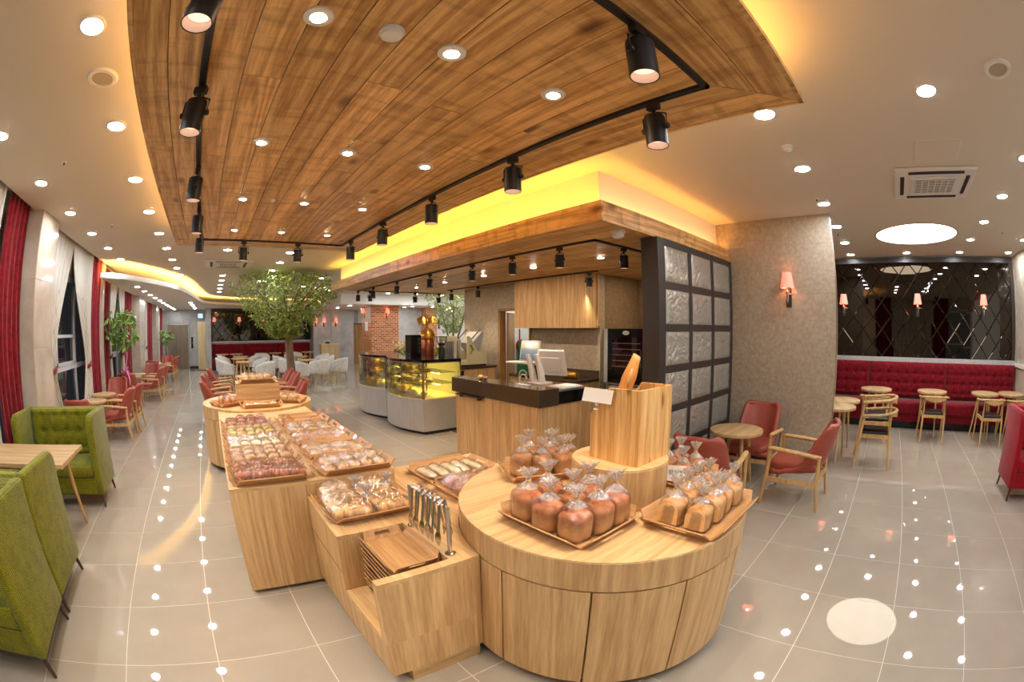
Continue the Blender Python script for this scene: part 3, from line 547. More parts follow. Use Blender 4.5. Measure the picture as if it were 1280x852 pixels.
def cassette(label,loc,w,l):
    t = thing('air_conditioner',label,'air conditioner',loc); ob('panel', MB().box(-l/2,l/2,-w/2,w/2,-.03,0), 'white_plastic', t, bevel=.01)
    ob('grille_frame', MB().box(-.27,.27,-.29,.29,-.042,-.03), 'white_plastic', t, bevel=.006); g = ob('grille', MB().box(-.2,.2,-.24,.24,-.045,-.042), 'ink', t)
    for k in range(9): ob('grille_bar', MB().box(-.2+.0475*k,-.18+.0475*k,-.24,.24,-.049,-.045), 'white_plastic', g)
    for k in range(7): ob('grille_bar', MB().box(-.2,.2,-.24+.078*k,-.228+.078*k,-.0495,-.0455), 'white_plastic', g)
    for s in (-1,1):
        ob('louvre', MB().box(s*.375-.03,s*.375+.03,-.32,.32,-.036,-.03), 'dark_metal', t); ob('louvre', MB().box(-.28,.28,s*.385-.022,s*.385+.022,-.036,-.03), 'dark_metal', t)
cassette('square white cassette air conditioner in the ceiling over the seating by the grey wall',(4.42,-.75,ZC),.94,.92); cassette('white cassette air conditioner in the ceiling beyond the timber panel',(.27,9.25,ZC),.9,1.05)
ap = thing('access_hatch','square white access hatch in the ceiling beside the cassette air conditioner','access hatch',(3.58,-.72,ZC)); ob('hatch_frame', MB().box(-.215,.215,-.235,.235,-.004,0), 'white_plastic', ap); ob('hatch_panel', MB().box(-.205,.205,-.225,.225,-.007,-.004), 'plaster', ap)
sm = thing('smoke_detector','small white smoke detector on the plaster ceiling over the seating','smoke detector',(3.22,.63,ZC)); ob('base', MB().cyl(0,0,-.012,0,.05,20), 'white_plastic', sm, smooth=True); ob('head', MB().lathe([(.042,-.012),(.04,-.03),(.02,-.042)],20), 'white_plastic', sm, smooth=True)
dup(sm,(3.13,2.27,SZ-.0),label='white smoke detector under the front corner of the kitchen soffit').scale = (1.4,1.4,1.6)
dup(sm,(.49,1.29,PZ),label='small pale round sensor set in the timber ceiling panel')
dup(sm,(.47,3.78,PZ),label='tiny round sprinkler plate set in the timber ceiling panel').scale = (.5,.5,.5)
sp_ = thing('sprinkler','tiny dark sprinkler head on the plaster ceiling','sprinkler',(-1.64,3.56,ZC),group='ceiling sprinklers'); ob('rosette', MB().lathe([(.01,-.012),(.03,-.004),(.032,0)],14), 'white_plastic', sp_); ob('nozzle', MB().cyl(0,0,-.03,-.01,.008,8), 'dark_metal', sp_)
for p in ((-1.64,5.91),(4.72,.67),(6.6,.66),(6.7,-2.3)): dup(sp_,(p[0],p[1],ZC))
# ---- track spotlights
def make_spot(label,group,s=1.0,power=W_SPOT):
    t = thing('track_spotlight',label,'spotlight',group=group); r = .055*s; h = .16*s
    ob('track_adapter', MB().box(-.017,.017,-.035,.035,-.055,-.018).cyl(0,0,-.075,-.055,.012,8), 'dark_metal', t, bevel=.002, seg=1)
    ob('yoke', MB().tube([(0,-r-.012,-.075-.09*s),(0,-r-.012,-.095),(0,-.02,-.078),(0,.02,-.078),(0,r+.012,-.095),(0,r+.012,-.075-.09*s)],.005,6), 'dark_metal', t)
    can = ob('can', MB().lathe([(r*.5,-.02),(r*.96,0),(r,-.012),(r,-h),(r*.93,-h),(r*.9,-h*.72),(r*.3,-h*.70)],24,cap=True), 'dark_metal', t, smooth=True, loc=(0,0,-.10))
    ob('reflector', MB().lathe([(r*.925,-h+.002),(r*.895,-h*.73)],24,cap=False), 'paper', can, smooth=True); ob('bulb', MB().lathe([(r*.1,-h*.79),(r*.7,-h*.78),(r*.86,-h*.745)],20), 'lamp_spot', can)
    for sy in (-1,1): ob('pivot_knob', MB().cyl(0,0,-.009,.009,.014*s,10).xf(Matrix.Rotation(PI/2,4,'X')), 'dark_metal', t, loc=(0,sy*(r+.012),-.075-.09*s))
    ld = bpy.data.lights.new('spot','SPOT'); ld.energy = power; ld.color = (1,.83,.62); ld.spot_size = math.radians(75); ld.spot_blend = .8; ld.shadow_soft_size = .03
    lo = bpy.data.objects.new('spot_lamp',ld); COL.objects.link(lo); lo.parent = can; lo.location = (0,0,-h*.86); return t
def track(label,pts,z):
    t = thing('light_track',label,'light track',(pts[0][0],pts[0][1],z)); ox,oy = pts[0]
    for (a,b),(c,d) in zip(pts[:-1],pts[1:]):
        x0,x1 = sorted((a,c)); y0,y1 = sorted((b,d)); ob('rail', MB().box(x0-ox-.017,x1-ox+.017,y0-oy-.017,y1-oy+.017,-.018,0), 'black', t)
        if x1-x0 > y1-y0: ob('groove', MB().box(x0-ox,x1-ox,-.005+b-oy,.005+b-oy,-.0185,-.018), 'dark_metal', t)
        else: ob('groove', MB().box(a-ox-.005,a-ox+.005,y0-oy,y1-oy,-.0185,-.018), 'dark_metal', t)
track('black rectangular light track on the timber ceiling panel',[(TX0,TY0),(TX1,TY0),(TX1,TY1),(TX0,TY1),(TX0,TY0)],PZ)
track('black L-shaped light track under the front of the kitchen soffit',[(3.27,9.3),(3.27,2.66),(5.2,2.66)],SZ); track('black light track under the rear of the kitchen soffit',[(5.07,4.1),(5.07,8.3)],SZ); track('short black light track under the far end of the kitchen soffit',[(3.4,9.2),(5.4,9.2)],SZ)
t = make_spot('black can spotlight on the rectangular track of the timber ceiling panel','timber panel spotlights')
pts = [(1.16,.672,PI/2),(1.72,.975,0),(1.72,2.05,.3),(1.72,3.10,0),(1.72,4.15,.4),(1.72,5.2,.2),(1.10,5.6,PI/2),(.36,5.6,PI/2),(-.225,1.11,.9),(-.225,1.92,1.2),(-.225,3.03,.2),(-.225,4.08,0),(-.225,5.1,0)]
for i,(x,y,a) in enumerate(pts):
    o = t if i==0 else dup(t); o.location = (x,y,PZ); o.rotation_euler = (0,0,a)
t = make_spot('black can spotlight on the track beneath the kitchen soffit','kitchen soffit spotlights',.86,W_SPOT*.8)
for i,(x,y,a) in enumerate([(3.27,3.14,0),(3.27,3.91,0),(3.27,4.74,.2),(3.27,5.9,0),(3.27,7.13,0),(3.27,8.31,0),(3.27,9.25,0),(3.76,2.66,PI/2),(5.07,4.25,.4),(5.07,7.15,0),(5.07,8.16,0),(3.55,9.2,PI/2),(4.7,9.2,PI/2),(5.35,9.2,PI/2)]):
    o = t if i==0 else dup(t); o.location = (x,y,SZ); o.rotation_euler = (0,0,a)
# ---- wall sconces (local +X points out of the wall)
def make_sconce(label,group=None):
    t = thing('wall_sconce',label,'wall lamp',group=group)
    ob('back_plate', MB().box(0,.015,-.035,.035,-.30,-.06), 'plate_dark', t, bevel=.003, seg=1)
    ob('bracket', MB().tube([(.015,0,-.2),(.06,0,-.215),(.09,0,-.19),(.09,0,-.06)],[.016,.014,.018,.012],8).ball((.09,0,-.13),.026,.026,.035), 'chrome', t, smooth=True)
    ob('finial', MB().tube([(.09,0,-.19),(.085,0,-.24),(.07,0,-.26)],[.018,.012,.004],8), 'chrome', t, smooth=True); ob('side_arm', MB().tube([(.09,0,-.15),(.09,.09,-.15)],.011,8), 'chrome', t, smooth=True)
    ob('lamp_shade', MB().lathe([(.092,-.075),(.06,.11),(.057,.11),(.089,-.075)],24,(.09,0,0),cap=False), 'lamp_shade', t, smooth=True); ob('bulb', MB().ball((.09,0,0),.022,.022,.035), emit('sconce_bulb',(255,214,170),70.0) if 'sconce_bulb' not in M else 'sconce_bulb', t, smooth=True); return t
t = make_sconce('wall sconce with pleated coral shade on the grey tiled wall'); t.location = (5.4,1.26,2.24); t.rotation_euler = (0,0,PI)
for y in (.86,-.78,-2.36): dup(t,(8.9,y,2.24),PI,'wall sconce with coral shade mounted on the mirror above the crimson banquette','sconces on the near diamond mirror')
for x in (0.0,1.24,2.4,3.6): dup(t,(x,20.66,2.2),-PI/2,'wall sconce with coral shade mounted on the far diamond mirror','sconces on the far diamond mirror')
for x,y in ((4.96,20.2),(5.4,20.28),(6.0,20.28)): dup(t,(x,y,2.14),-PI/2,'wall sconce with coral shade on the far concrete wall','sconces on the far concrete wall')
for x in (7.1,): dup(t,(x,16.5,2.42),-PI/2,'wall sconce with coral shade on the front of the brick pier'); dup(t,(6.43,17.3,2.45),PI,'wall sconce with coral shade on the narrow side of the brick pier')
# ================================================================ BREAD DISPLAY UNITS
def ring_pts(cx,cy,r,n,a0=0,a1=2*PI): return [(cx+r*math.cos(a0+(a1-a0)*i/n),cy+r*math.sin(a0+(a1-a0)*i/n)) for i in range(n)]
def round_unit(label,cx,cy,R,zt,a_first,ndoors,fr):
    t = thing('round_display_table',label,'display table',(cx,cy,0))
    ob('plinth', MB().cyl(0,0,0,.07,R-.09,48), 'frame_brown', t, smooth=True)
    ob('carcass', MB().cyl(0,0,.065,zt-.14,R-.025,64), 'oak_v', t, smooth=True)
    ob('top_band', MB().cyl(0,0,zt-.145,zt-.004,R,96), 'oak_v', t, smooth=True, bevel=.002, seg=1); ob('top', MB().cyl(0,0,zt-.004,zt,R-.002,96), 'oak_x', t)
    step = 2*PI/ndoors
    for k in range(ndoors):
        a0 = a_first+step*k+.006; a1 = a_first+step*(k+1)-.006; n = 12; P = [(R*math.cos(a0+(a1-a0)*i/n),R*math.sin(a0+(a1-a0)*i/n)) for i in range(n+1)]+[((R-.02)*math.cos(a1-(a1-a0)*i/n),(R-.02)*math.sin(a1-(a1-a0)*i/n)) for i in range(n+1)]
        ob('door', MB().ext(P,.065,zt-.152), 'oak_v', t, smooth=True)
    return t
RT = .78
round_unit('large round oak bread table carrying the tall pine bread box',1.81,1.38,.795,RT,math.radians(186),12,0)
round_unit('round oak bread table at the far end of the long bread table',.55,5.81,.757,RT,.1,12,0)
td = thing('display_riser','round oak riser standing in the centre of the large round bread table','display riser',(1.82,1.295,RT)); ob('drum', MB().cyl(0,0,0,.214,.258,64), 'oak_v', td, smooth=True, bevel=.003, seg=1); ob('top', MB().cyl(0,0,.214,.22,.2565,64), 'oak_y', td)
lt = thing('long_display_table','long oak display table lined with two rows of pastry trays','display table',(.56,3.9,0))
def arc_cut(cx,cy,r,a0,a1,n=16): return [(cx+r*math.cos(math.radians(a0+(a1-a0)*i/n)),cy+r*math.sin(math.radians(a0+(a1-a0)*i/n))) for i in range(n+1)]
def shift(P,x,y): return [(a-x,b-y) for a,b in P]
aF = arc_cut(.55,5.81,.762,319,222)     # concave end fitting the far round table
def long_poly(i): return shift([(0+i,2.574+i),(1.126-i,2.574+i),(1.126-i,aF[0][1]-.02)]+aF[1:-1]+[(0+i,aF[-1][1]-.02)],.56,3.9)
ob('plinth', MB().box(-.46,.46,-1.26,1.0,0,.05), 'frame_brown', lt); ob('carcass', MB().ext(long_poly(.016),.03,.728), 'oak_v', lt)
ob('front_panel', MB().box(-.558,-.06,-1.326,-1.311,.03,.728), 'oak_v', lt); ob('front_panel', MB().box(-.057,.564,-1.326,-1.311,.03,.728), 'oak_v', lt)
ob('side_panel', MB().box(-.56,-.545,-1.311,1.3,.03,.728), 'oak_v', lt); ob('side_panel', MB().box(.551,.566,-1.311,1.3,.03,.728), 'oak_v', lt); ob('top', MB().ext(long_poly(0),.728,.75), 'oak_x', lt)
# low unit with the recess for the tray stack
lw = thing('low_display_table','lower oak display table with a recess for customer trays','display table',(.5,1.45,0)); LT = .65
aL = arc_cut(1.81,1.38,.80,175,80)
def low_poly(recess): return shift([(.5,1.45)]+aL+[(1.95,2.87),(1.132,2.87),(1.132,2.568),(.5,2.568)]+([(.5,1.96),(.88,1.96),(.88,1.498),(.5,1.498)] if recess else []),.5,1.45)
ob('plinth', MB().box(.10,.5,.012,1.1,0,.085), 'oak_x', lw); ob('top', MB().ext(low_poly(True),LT-.02,LT), 'oak_y', lw); ob('carcass', MB().ext(low_poly(True),.30,LT-.02), 'oak_v', lw); ob('lower_carcass', MB().ext(low_poly(False),.085,.30), 'oak_v', lw)
ob('recess_floor', MB().box(0.002,.378,.05,.508,.30,.315), 'oak_y', lw); ob('reveal_line', MB().box(-.001,.0,.512,1.115,.43,.434), 'frame_brown', lw)
# ================================================================ SERVICE COUNTER
sc = thing('service_counter','oak panelled service counter with thick dark stone top','counter',(3.02,3.2,0))
ob('body', MB().box(.02,1.0,.01,1.55,0,.86), 'oak_v', sc)
for k in range(4): ob('front_panel', MB().box(0,.02,.0+.3925*k,.3905+.3925*k,0,.86), 'oak_v', sc)
ob('end_panel', MB().box(0.02,.46,-.012,.01,0,.86), 'oak_v', sc); ob('end_panel', MB().box(.462,1.0,-.012,.01,0,.86), 'oak_v', sc)
ob('stone_top', MB().box(-.03,.26,-.04,1.62,.862,1.045), 'quartz', sc, bevel=.004); ob('lower_worktop', MB().box(.26,.72,.0,1.6,.862,.90), 'quartz', sc); ob('drawer_bay', MB().box(.26,.70,-.02,.06,.865,1.0), 'black_gloss', sc)
ob('bag_ledge', MB().box(-.09,-.0,.93,1.45,.845,.855), 'quartz', sc)
for y in (1.0,1.38): ob('ledge_bracket', MB().box(-.06,0,y-.015,y+.015,.815,.845), 'black', sc)
bc = thing('back_counter','oak back counter with dark stone worktop under the wall cabinets','counter',(4.9,4.34,0))
ob('carcass', MB().box(.02,.51,.0,1.58,.08,.84), 'oak_v', bc); ob('plinth', MB().box(.06,.5,.02,1.56,0,.08), 'frame_brown', bc)
for k in range(3): ob('door', MB().box(0,.02,.003+.526*k,.523+.526*k,.08,.83), 'oak_v', bc)
ob('worktop', MB().box(-.03,.515,-.012,1.59,.84,.885), 'quartz', bc, bevel=.003); ob('upstand', MB().box(.495,.517,0,1.58,.885,1.0), 'quartz', bc)
uc = thing('wall_cabinet','oak wall cabinet with three tall doors over the back counter','cabinet',(5.1,4.36,1.68))
ob('carcass', MB().box(.022,.31,.0,1.68,0,.855), 'oak_v', uc)
for a,b in ((.0,.55),(.553,1.10),(1.103,1.68)): ob('door', MB().box(0,.02,a,b-.002,.0,.853), 'oak_v', uc)
ob('end_panel', MB().box(.0,.31,-.02,-.001,0.0,.855), 'oak_v', uc); ob('side_filler', MB().box(.26,.318,-.04,-.021,.03,.855), 'oak_v', uc)
sb = thing('bar_counter','short oak bar counter with dark stone top carrying the bread slicer','counter',(4.3,6.8,0)); ob('body', MB().box(.03,.95,.02,.75,0,.91), 'oak_v', sb); ob('stone_top', MB().box(0,.98,0,.78,.91,.955), 'quartz', sb, bevel=.003); ob('drawer', MB().box(.05,.2,.01,.02,.80,.88), 'black_gloss', sb)
# bread slicer
sl = thing('bread_slicer','cream bread slicing machine with slanted steel chute on the bar counter','bread slicer',(4.36,6.85,.955))
prof = [(.0,0),(.74,0),(.74,.24),(.56,.27),(.36,.56),(.30,.585),(.0,.585)]
for k,y in enumerate((.04,.60)):
    P = [(.28,.02),(.74,.02),(.74,.24),(.52,.28),(.36,.55),(.33,.575),(.27,.575),(.28,.40)]
    pn = ob('side_panel', MB().ext(P,y,y+.03,'XZ'), 'cream_paint', sl, bevel=.004)
    ob('emblem', MB().ext([(.33,.40),(.37,.42),(.43,.32),(.36,.22),(.34,.24),(.38,.32)],y-.002,y,'XZ'), 'leaf', pn)
ob('front_guard', MB().box(.0,.04,.04,.10,0,.58).box(.0,.04,.57,.63,0,.58).box(0,.04,.1,.57,.48,.58), 'cream_paint', sl, bevel=.006); ob('inner_bed', MB().box(.04,.7,.07,.60,.03,.10), 'cream_paint', sl)
ob('blade_frame', MB().box(.12,.16,.08,.6,.1,.52), 'steel', sl); bl_ = ob('blade_set', MB().box(.10,.11,.09,.59,.12,.16), 'chrome', sl)
for k in range(10): ob('blade', MB().box(.09,.105,.11+.05*k,.114+.05*k,.12,.5), 'chrome', bl_)
ob('chute', MB().ext([(.42,.44),(.66,.66),(.70,.63),(.62,.3),(.55,.28)],.09,.58,'XZ'), 'steel', sl, bevel=.006); [ob('chute_rail', MB().tube([(.40,yy,.5),(.62,yy,.7)],.014,8), 'chrome', sl, smooth=True) for yy in (.1,.57)]; ob('foot_rail', MB().box(.03,.72,.04,.62,0,.03), 'black', sl)
# other machines behind the cases
sh = thing('rear_bar','dark topped rear bar counter behind the glass display cases','counter',(3.92,6.0,0)); ob('body', MB().box(.02,.34,.74,2.9,0,.95), 'oak_v', sh); ob('stone_top', MB().box(0,.36,.72,2.92,.95,1.0), 'quartz', sh)
gr = thing('coffee_grinder','black coffee grinder with clear hopper on the rear bar','coffee grinder',(4.1,6.95,1.0)); ob('body', MB().box(-.09,.09,-.09,.09,0,.06).lathe([(.06,.05),(.065,.3),(.045,.34)],16), 'black', gr, smooth=True, bevel=.006); ob('hopper', MB().lathe([(.045,.34),(.10,.45),(.105,.52),(.10,.52)],20), 'glass', gr, smooth=True); ob('hopper_lid', MB().cyl(0,0,.52,.535,.108,20), 'black', gr); ob('beans', MB().lathe([(.04,.345),(.075,.41),(.01,.42)],16), 'bark', gr); ob('dosing_chamber', MB().cyl(-.1,0,.08,.2,.045,14), 'chrome', gr, smooth=True)
wt = thing('display_tower','dark glossy upright box with knobs on top of the near display case','tower',(3.55,7.05,1.19)); ob('body', MB().box(-.1,.12,-.11,.11,0,.38), 'black_gloss', wt, bevel=.006); ob('control_strip', MB().box(.04,.1,-.115,-.11,.05,.33), 'dark_metal', wt)
for z in (.08,.14,.22,.29): ob('knob', MB().ball((.07,-.122,z),.014,.01,.014), 'chrome', wt)
em = thing('ornate_espresso_machine','upright domed copper and brass espresso machine crowned by an eagle','espresso machine',(4.12,7.55,1.0),-2.09)
ob('base', MB().lathe([(.20,0),(.20,.05),(.16,.07),(.16,.10)],24), 'gold', em, smooth=True); ob('boiler', MB().lathe([(.14,.10),(.15,.2),(.15,.48),(.13,.52)],24), 'copper', em, smooth=True)
ob('dome', MB().lathe([(.17,.52),(.165,.56),(.12,.64),(.05,.69),(.03,.72)],24), 'gold', em, smooth=True); ob('collar', MB().lathe([(.155,.47),(.18,.49),(.18,.53),(.15,.54)],24), 'gold', em, smooth=True); ob('gauge', MB().cyl(0,0,0,.02,.05,16).xf(Matrix.Rotation(PI/2,4,'X')), 'black', em, loc=(-.03,-.15,.42))
for a in range(4): ob('tap', MB().tube([(.15*math.cos(a*PI/2+.8),.15*math.sin(a*PI/2+.8),.3),(.22*math.cos(a*PI/2+.8),.22*math.sin(a*PI/2+.8),.32),(.25*math.cos(a*PI/2+.8),.25*math.sin(a*PI/2+.8),.24)],.014,8), 'gold', em, smooth=True)
ob('eagle_body', MB().loft([[(r*math.cos(2*PI*j/10)+ox,r*.8*math.sin(2*PI*j/10),z) for j in range(10)] for r,z,ox in ((.015,.72,0),(.05,.78,0),(.055,.85,-.01),(.035,.91,-.03),(.03,.945,-.045),(.008,.96,-.07))]), 'gold', em, smooth=True)
for s in (-1,1): ob('eagle_wing', MB().sheet(lambda u,v,s=s: (.02+.05*v,s*(.03+.17*u*(1-.3*v)),.88+.05*math.sin(PI*u)-.13*v-.02*u),7,4,.012), 'gold', em, smooth=True)
for k in range(6): tg = thing('cup','small white cup stacked at the foot of the ornate espresso machine','cup',(3.98+.08*(k%3),7.12+.09*(k//3),1.0),group='cups by the espresso machine'); ob('bowl', MB().lathe([(.02,0),(.03,.05),(.027,.05),(.018,.005)],14,cap=False), 'white_plastic', tg, smooth=True); ob('foot', MB().cyl(0,0,0,.005,.02,12), 'white_plastic', tg)
# point of sale
ps = thing('pos_terminal','white point-of-sale terminal with tilted customer screen on the service counter','point of sale terminal',(3.35,3.62,1.045))
ob('base', MB().box(-.06,.14,-.16,.08,0,.02), 'white_plastic', ps, bevel=.006); ob('stand', MB().ext([(-.02,0),(.06,0),(.02,.16),(-.06,.34),(-.10,.34),(-.05,.16)],-.13,-.09,'XZ').ext([(-.02,0),(.06,0),(.02,.16),(-.06,.34),(-.10,.34),(-.05,.16)],.01,.05,'XZ'), 'white_plastic', ps, bevel=.004)
mo = ob('monitor', MB().box(-.02,.02,-.19,.19,0,.30), 'white_plastic', ps, bevel=.015, seg=3, loc=(.13,-.16,.10), rz=(0,-.28,.25)); ob('monitor_back', MB().box(-.035,-.02,-.13,.13,.05,.22), 'white_plastic', mo, bevel=.008)
kb = ob('tray_shelf', MB().box(-.05,.17,.02,.46,.215,.235), 'white_plastic', ps, bevel=.005); cs = ob('customer_screen', MB().box(-.015,.015,-.13,.13,0,.24), 'white_plastic', ps, bevel=.006, loc=(-.03,.06,.25), rz=(0,.18,.2))
def screen_mat():
    m,nt,b = newmat('screen_img'); tc = N(nt,'ShaderNodeTexCoord'); sp = N(nt,'ShaderNodeSeparateXYZ'); nt.links.new(tc.outputs['Object'],sp.inputs[0])
    c = ramp(nt,sp.outputs[2],[(0.02,lin((70,90,110))),(0.14,lin((120,130,130))),(0.17,lin((206,170,110))),(.23,lin((190,190,190)))]); nt.links.new(c,b.inputs['Base Color']); nt.links.new(c,b.inputs['Emission Color']); b.inputs['Emission Strength'].default_value = .7; b.inputs['Roughness'].default_value = .1
screen_mat(); ob('display', MB().box(-.018,-.0155,-.115,.115,.015,.225), 'screen_img', cs)
ob('cable_ring', MB().tube([(.0,.20+.07*math.cos(a),.07+.07*math.sin(a)) for a in [x*2*PI/18 for x in range(19)]],.007,6), 'white_plastic', ps, smooth=True)
wc = thing('wire_hoop_stand','bent white wire card holder beside the point-of-sale terminal','holder',(3.18,3.62,1.045)); ob('hoop', MB().tube([(0,-.06,.004),(0,-.06,.07),(0,-.03,.115),(0,.03,.115),(0,.06,.07),(0,.06,.004)],.005,6), 'white_plastic', wc, smooth=True); ob('foot', MB().box(-.03,.03,-.09,.09,0,.006), 'white_plastic', wc)
wd = thing('clip_ball','small glossy yellow and white trinket on the service counter','trinket',(3.12,4.35,1.045)); ob('ball', MB().ball((0,0,.03),.035,.035,.03), 'bread_yellow', wd, smooth=True); ob('clear_ring', MB().ball((0,-.09,.028),.03,.05,.028), 'chrome', wd, smooth=True)
pd = thing('keyboard_tray','pale blue-grey flat keyboard drawer beside the point-of-sale terminal','keyboard',(3.55,3.36,.99+.012)); ob('tray', MB().box(-.14,.2,-.12,.14,0,.02), 'white_metal', pd, bevel=.004); ob('keys', MB().box(-.12,.18,-.1,.12,.02,.028), 'white_plastic', pd)
fr = thing('film_roll','brown roll of printed wrapping film lying on the back counter','film roll',(5.05,4.62,.887)); ob('roll', MB().lathe([(.055,-.16),(.055,.16)],24).lathe([(.03,-.161),(.03,.161)],16).xf(Matrix.Translation((0,0,.055))@Matrix.Rotation(PI/2,4,'X')), 'gold', fr, smooth=True); ob('core', MB().lathe([(.03,-.163),(.03,.163)],16).xf(Matrix.Translation((0,0,.055))@Matrix.Rotation(PI/2,4,'X')), 'bark', fr, smooth=True)
so = thing('wall_socket','white wall socket plate on the kitchen wall above the worktop','socket',(5.42,5.5,1.18)); ob('plate', MB().box(-.012,0,-.05,.05,-.065,.065), 'white_plastic', so, bevel=.004); ob('switch', MB().box(-.017,-.012,-.025,.025,-.035,.035), 'paper', so)
# oven
ov = thing('convection_oven','black glass-fronted convection oven with steel frame standing in the kitchen niche','oven',(5.5,3.87,.82))
ob('body', MB().box(.05,.85,-.44,.44,.0,.85), 'steel', ov, bevel=.006); dr = ob('door', MB().box(0,.05,-.36,.36,.1,.85), 'black_gloss', ov, bevel=.006); ob('door_window', MB().box(-.004,0,-.27,.27,.24,.72), 'glass', dr)
for k in range(5): ob('rack', MB().box(-.006,-.003,-.27,.27,.26+.09*k,.268+.09*k), 'chrome', dr)
ob('handle', MB().tube([(0,-.31,.26),(-.05,-.31,.26),(-.05,-.31,.52),(0,-.31,.52)],.012,8), 'chrome', dr, smooth=True); ob('control_panel', MB().box(.0,.05,-.36,.36,0,.098), 'black_gloss', ov)
for s in (-1,1): ob('frame_side', MB().box(-.005,.05,s*.4-.038,s*.4+.038,0,.85), 'steel', ov)
ob('logo_plate', MB().lathe([(.06,0),(.062,.004)],28).xf(Matrix.Diagonal((1,.5,1,1))).xf(Matrix.Rotation(-PI/2,4,'Y')), 'white_plastic', dr, loc=(-.004,0,.785), rz=(PI/2,0,0)); 
def text_mesh(txt,size,mat,parent,loc,rot,name='lettering'):
    cu = bpy.data.curves.new(name,'FONT'); cu.body = txt; cu.size = size; cu.align_x = 'CENTER'; cu.align_y = 'CENTER'; cu.extrude = .0004
    o = bpy.data.objects.new(name,cu); COL.objects.link(o); dg = bpy.context.evaluated_depsgraph_get(); me = bpy.data.meshes.new_from_object(o.evaluated_get(dg)); bpy.data.objects.remove(o); me.materials.clear(); me.materials.append(M[mat])
    q = link(name,me,parent,loc,rot); return q
text_mesh('UNOX',.034,'ink',dr,(-.0095,0,.785),(PI/2,0,-PI/2))
ost = thing('oven_stand','steel stand carrying the convection oven','stand',(5.5,3.87,0)); ob('shelf', MB().box(.03,.85,-.44,.44,.79,.82), 'steel', ost)
for x in (.06,.8):
    for y in (-.4,.4): ob('leg', MB().box(x-.02,x+.02,y-.02,y+.02,0,.79), 'steel', ost)
ob('drawer', MB().box(.04,.8,-.37,.37,.6,.77), 'steel', ost)
rk = thing('bakery_rack','tall steel bakery rack beside the oven','rack',(5.75,3.2,0))
for x in (-.2,.25):
    for y in (-.2,.2): ob('post', MB().box(x-.014,x+.014,y-.014,y+.014,0,1.78), 'chrome', rk)
for k in range(13): ob('runner', MB().box(-.2,.25,.18,.2,.3+.11*k,.31+.11*k).box(-.2,.25,-.2,-.18,.3+.11*k,.31+.11*k).box(-.21,-.19,-.2,.2,.3+.11*k,.312+.11*k), 'chrome', rk)
ob('top_frame', MB().box(-.2,.25,-.2,.2,1.77,1.79), 'chrome', rk)
# store room seen through the door
pn = thing('hanging_pan','red pan hanging on the store room wall seen through the doorway','pan',(6.93,8.045,1.42),PI/2); ob('bowl', MB().lathe([(.02,-.03),(.12,-.01),(.14,.02),(.0,.02)],20).xf(Matrix.Rotation(-PI/2,4,'Y')), 'red_plastic', pn, smooth=True, loc=(-.03,0,-.15)); ob('handle', MB().tube([(-.02,0,-.02),(-.02,0,.25)],.016,8), 'red_plastic', pn, smooth=True)
gb = thing('green_crate_stack','green plastic cabinet in the store room seen through the doorway','cabinet',(7.02,7.7,0)); ob('body', MB().box(-.2,.2,-.26,.26,0,1.38), 'green_box', gb, bevel=.01); ob('handle', MB().tube([(-.2,-.1,1.0),(-.24,-.1,1.0),(-.24,-.1,1.2),(-.2,-.1,1.2)],.012,8), 'white_plastic', gb)
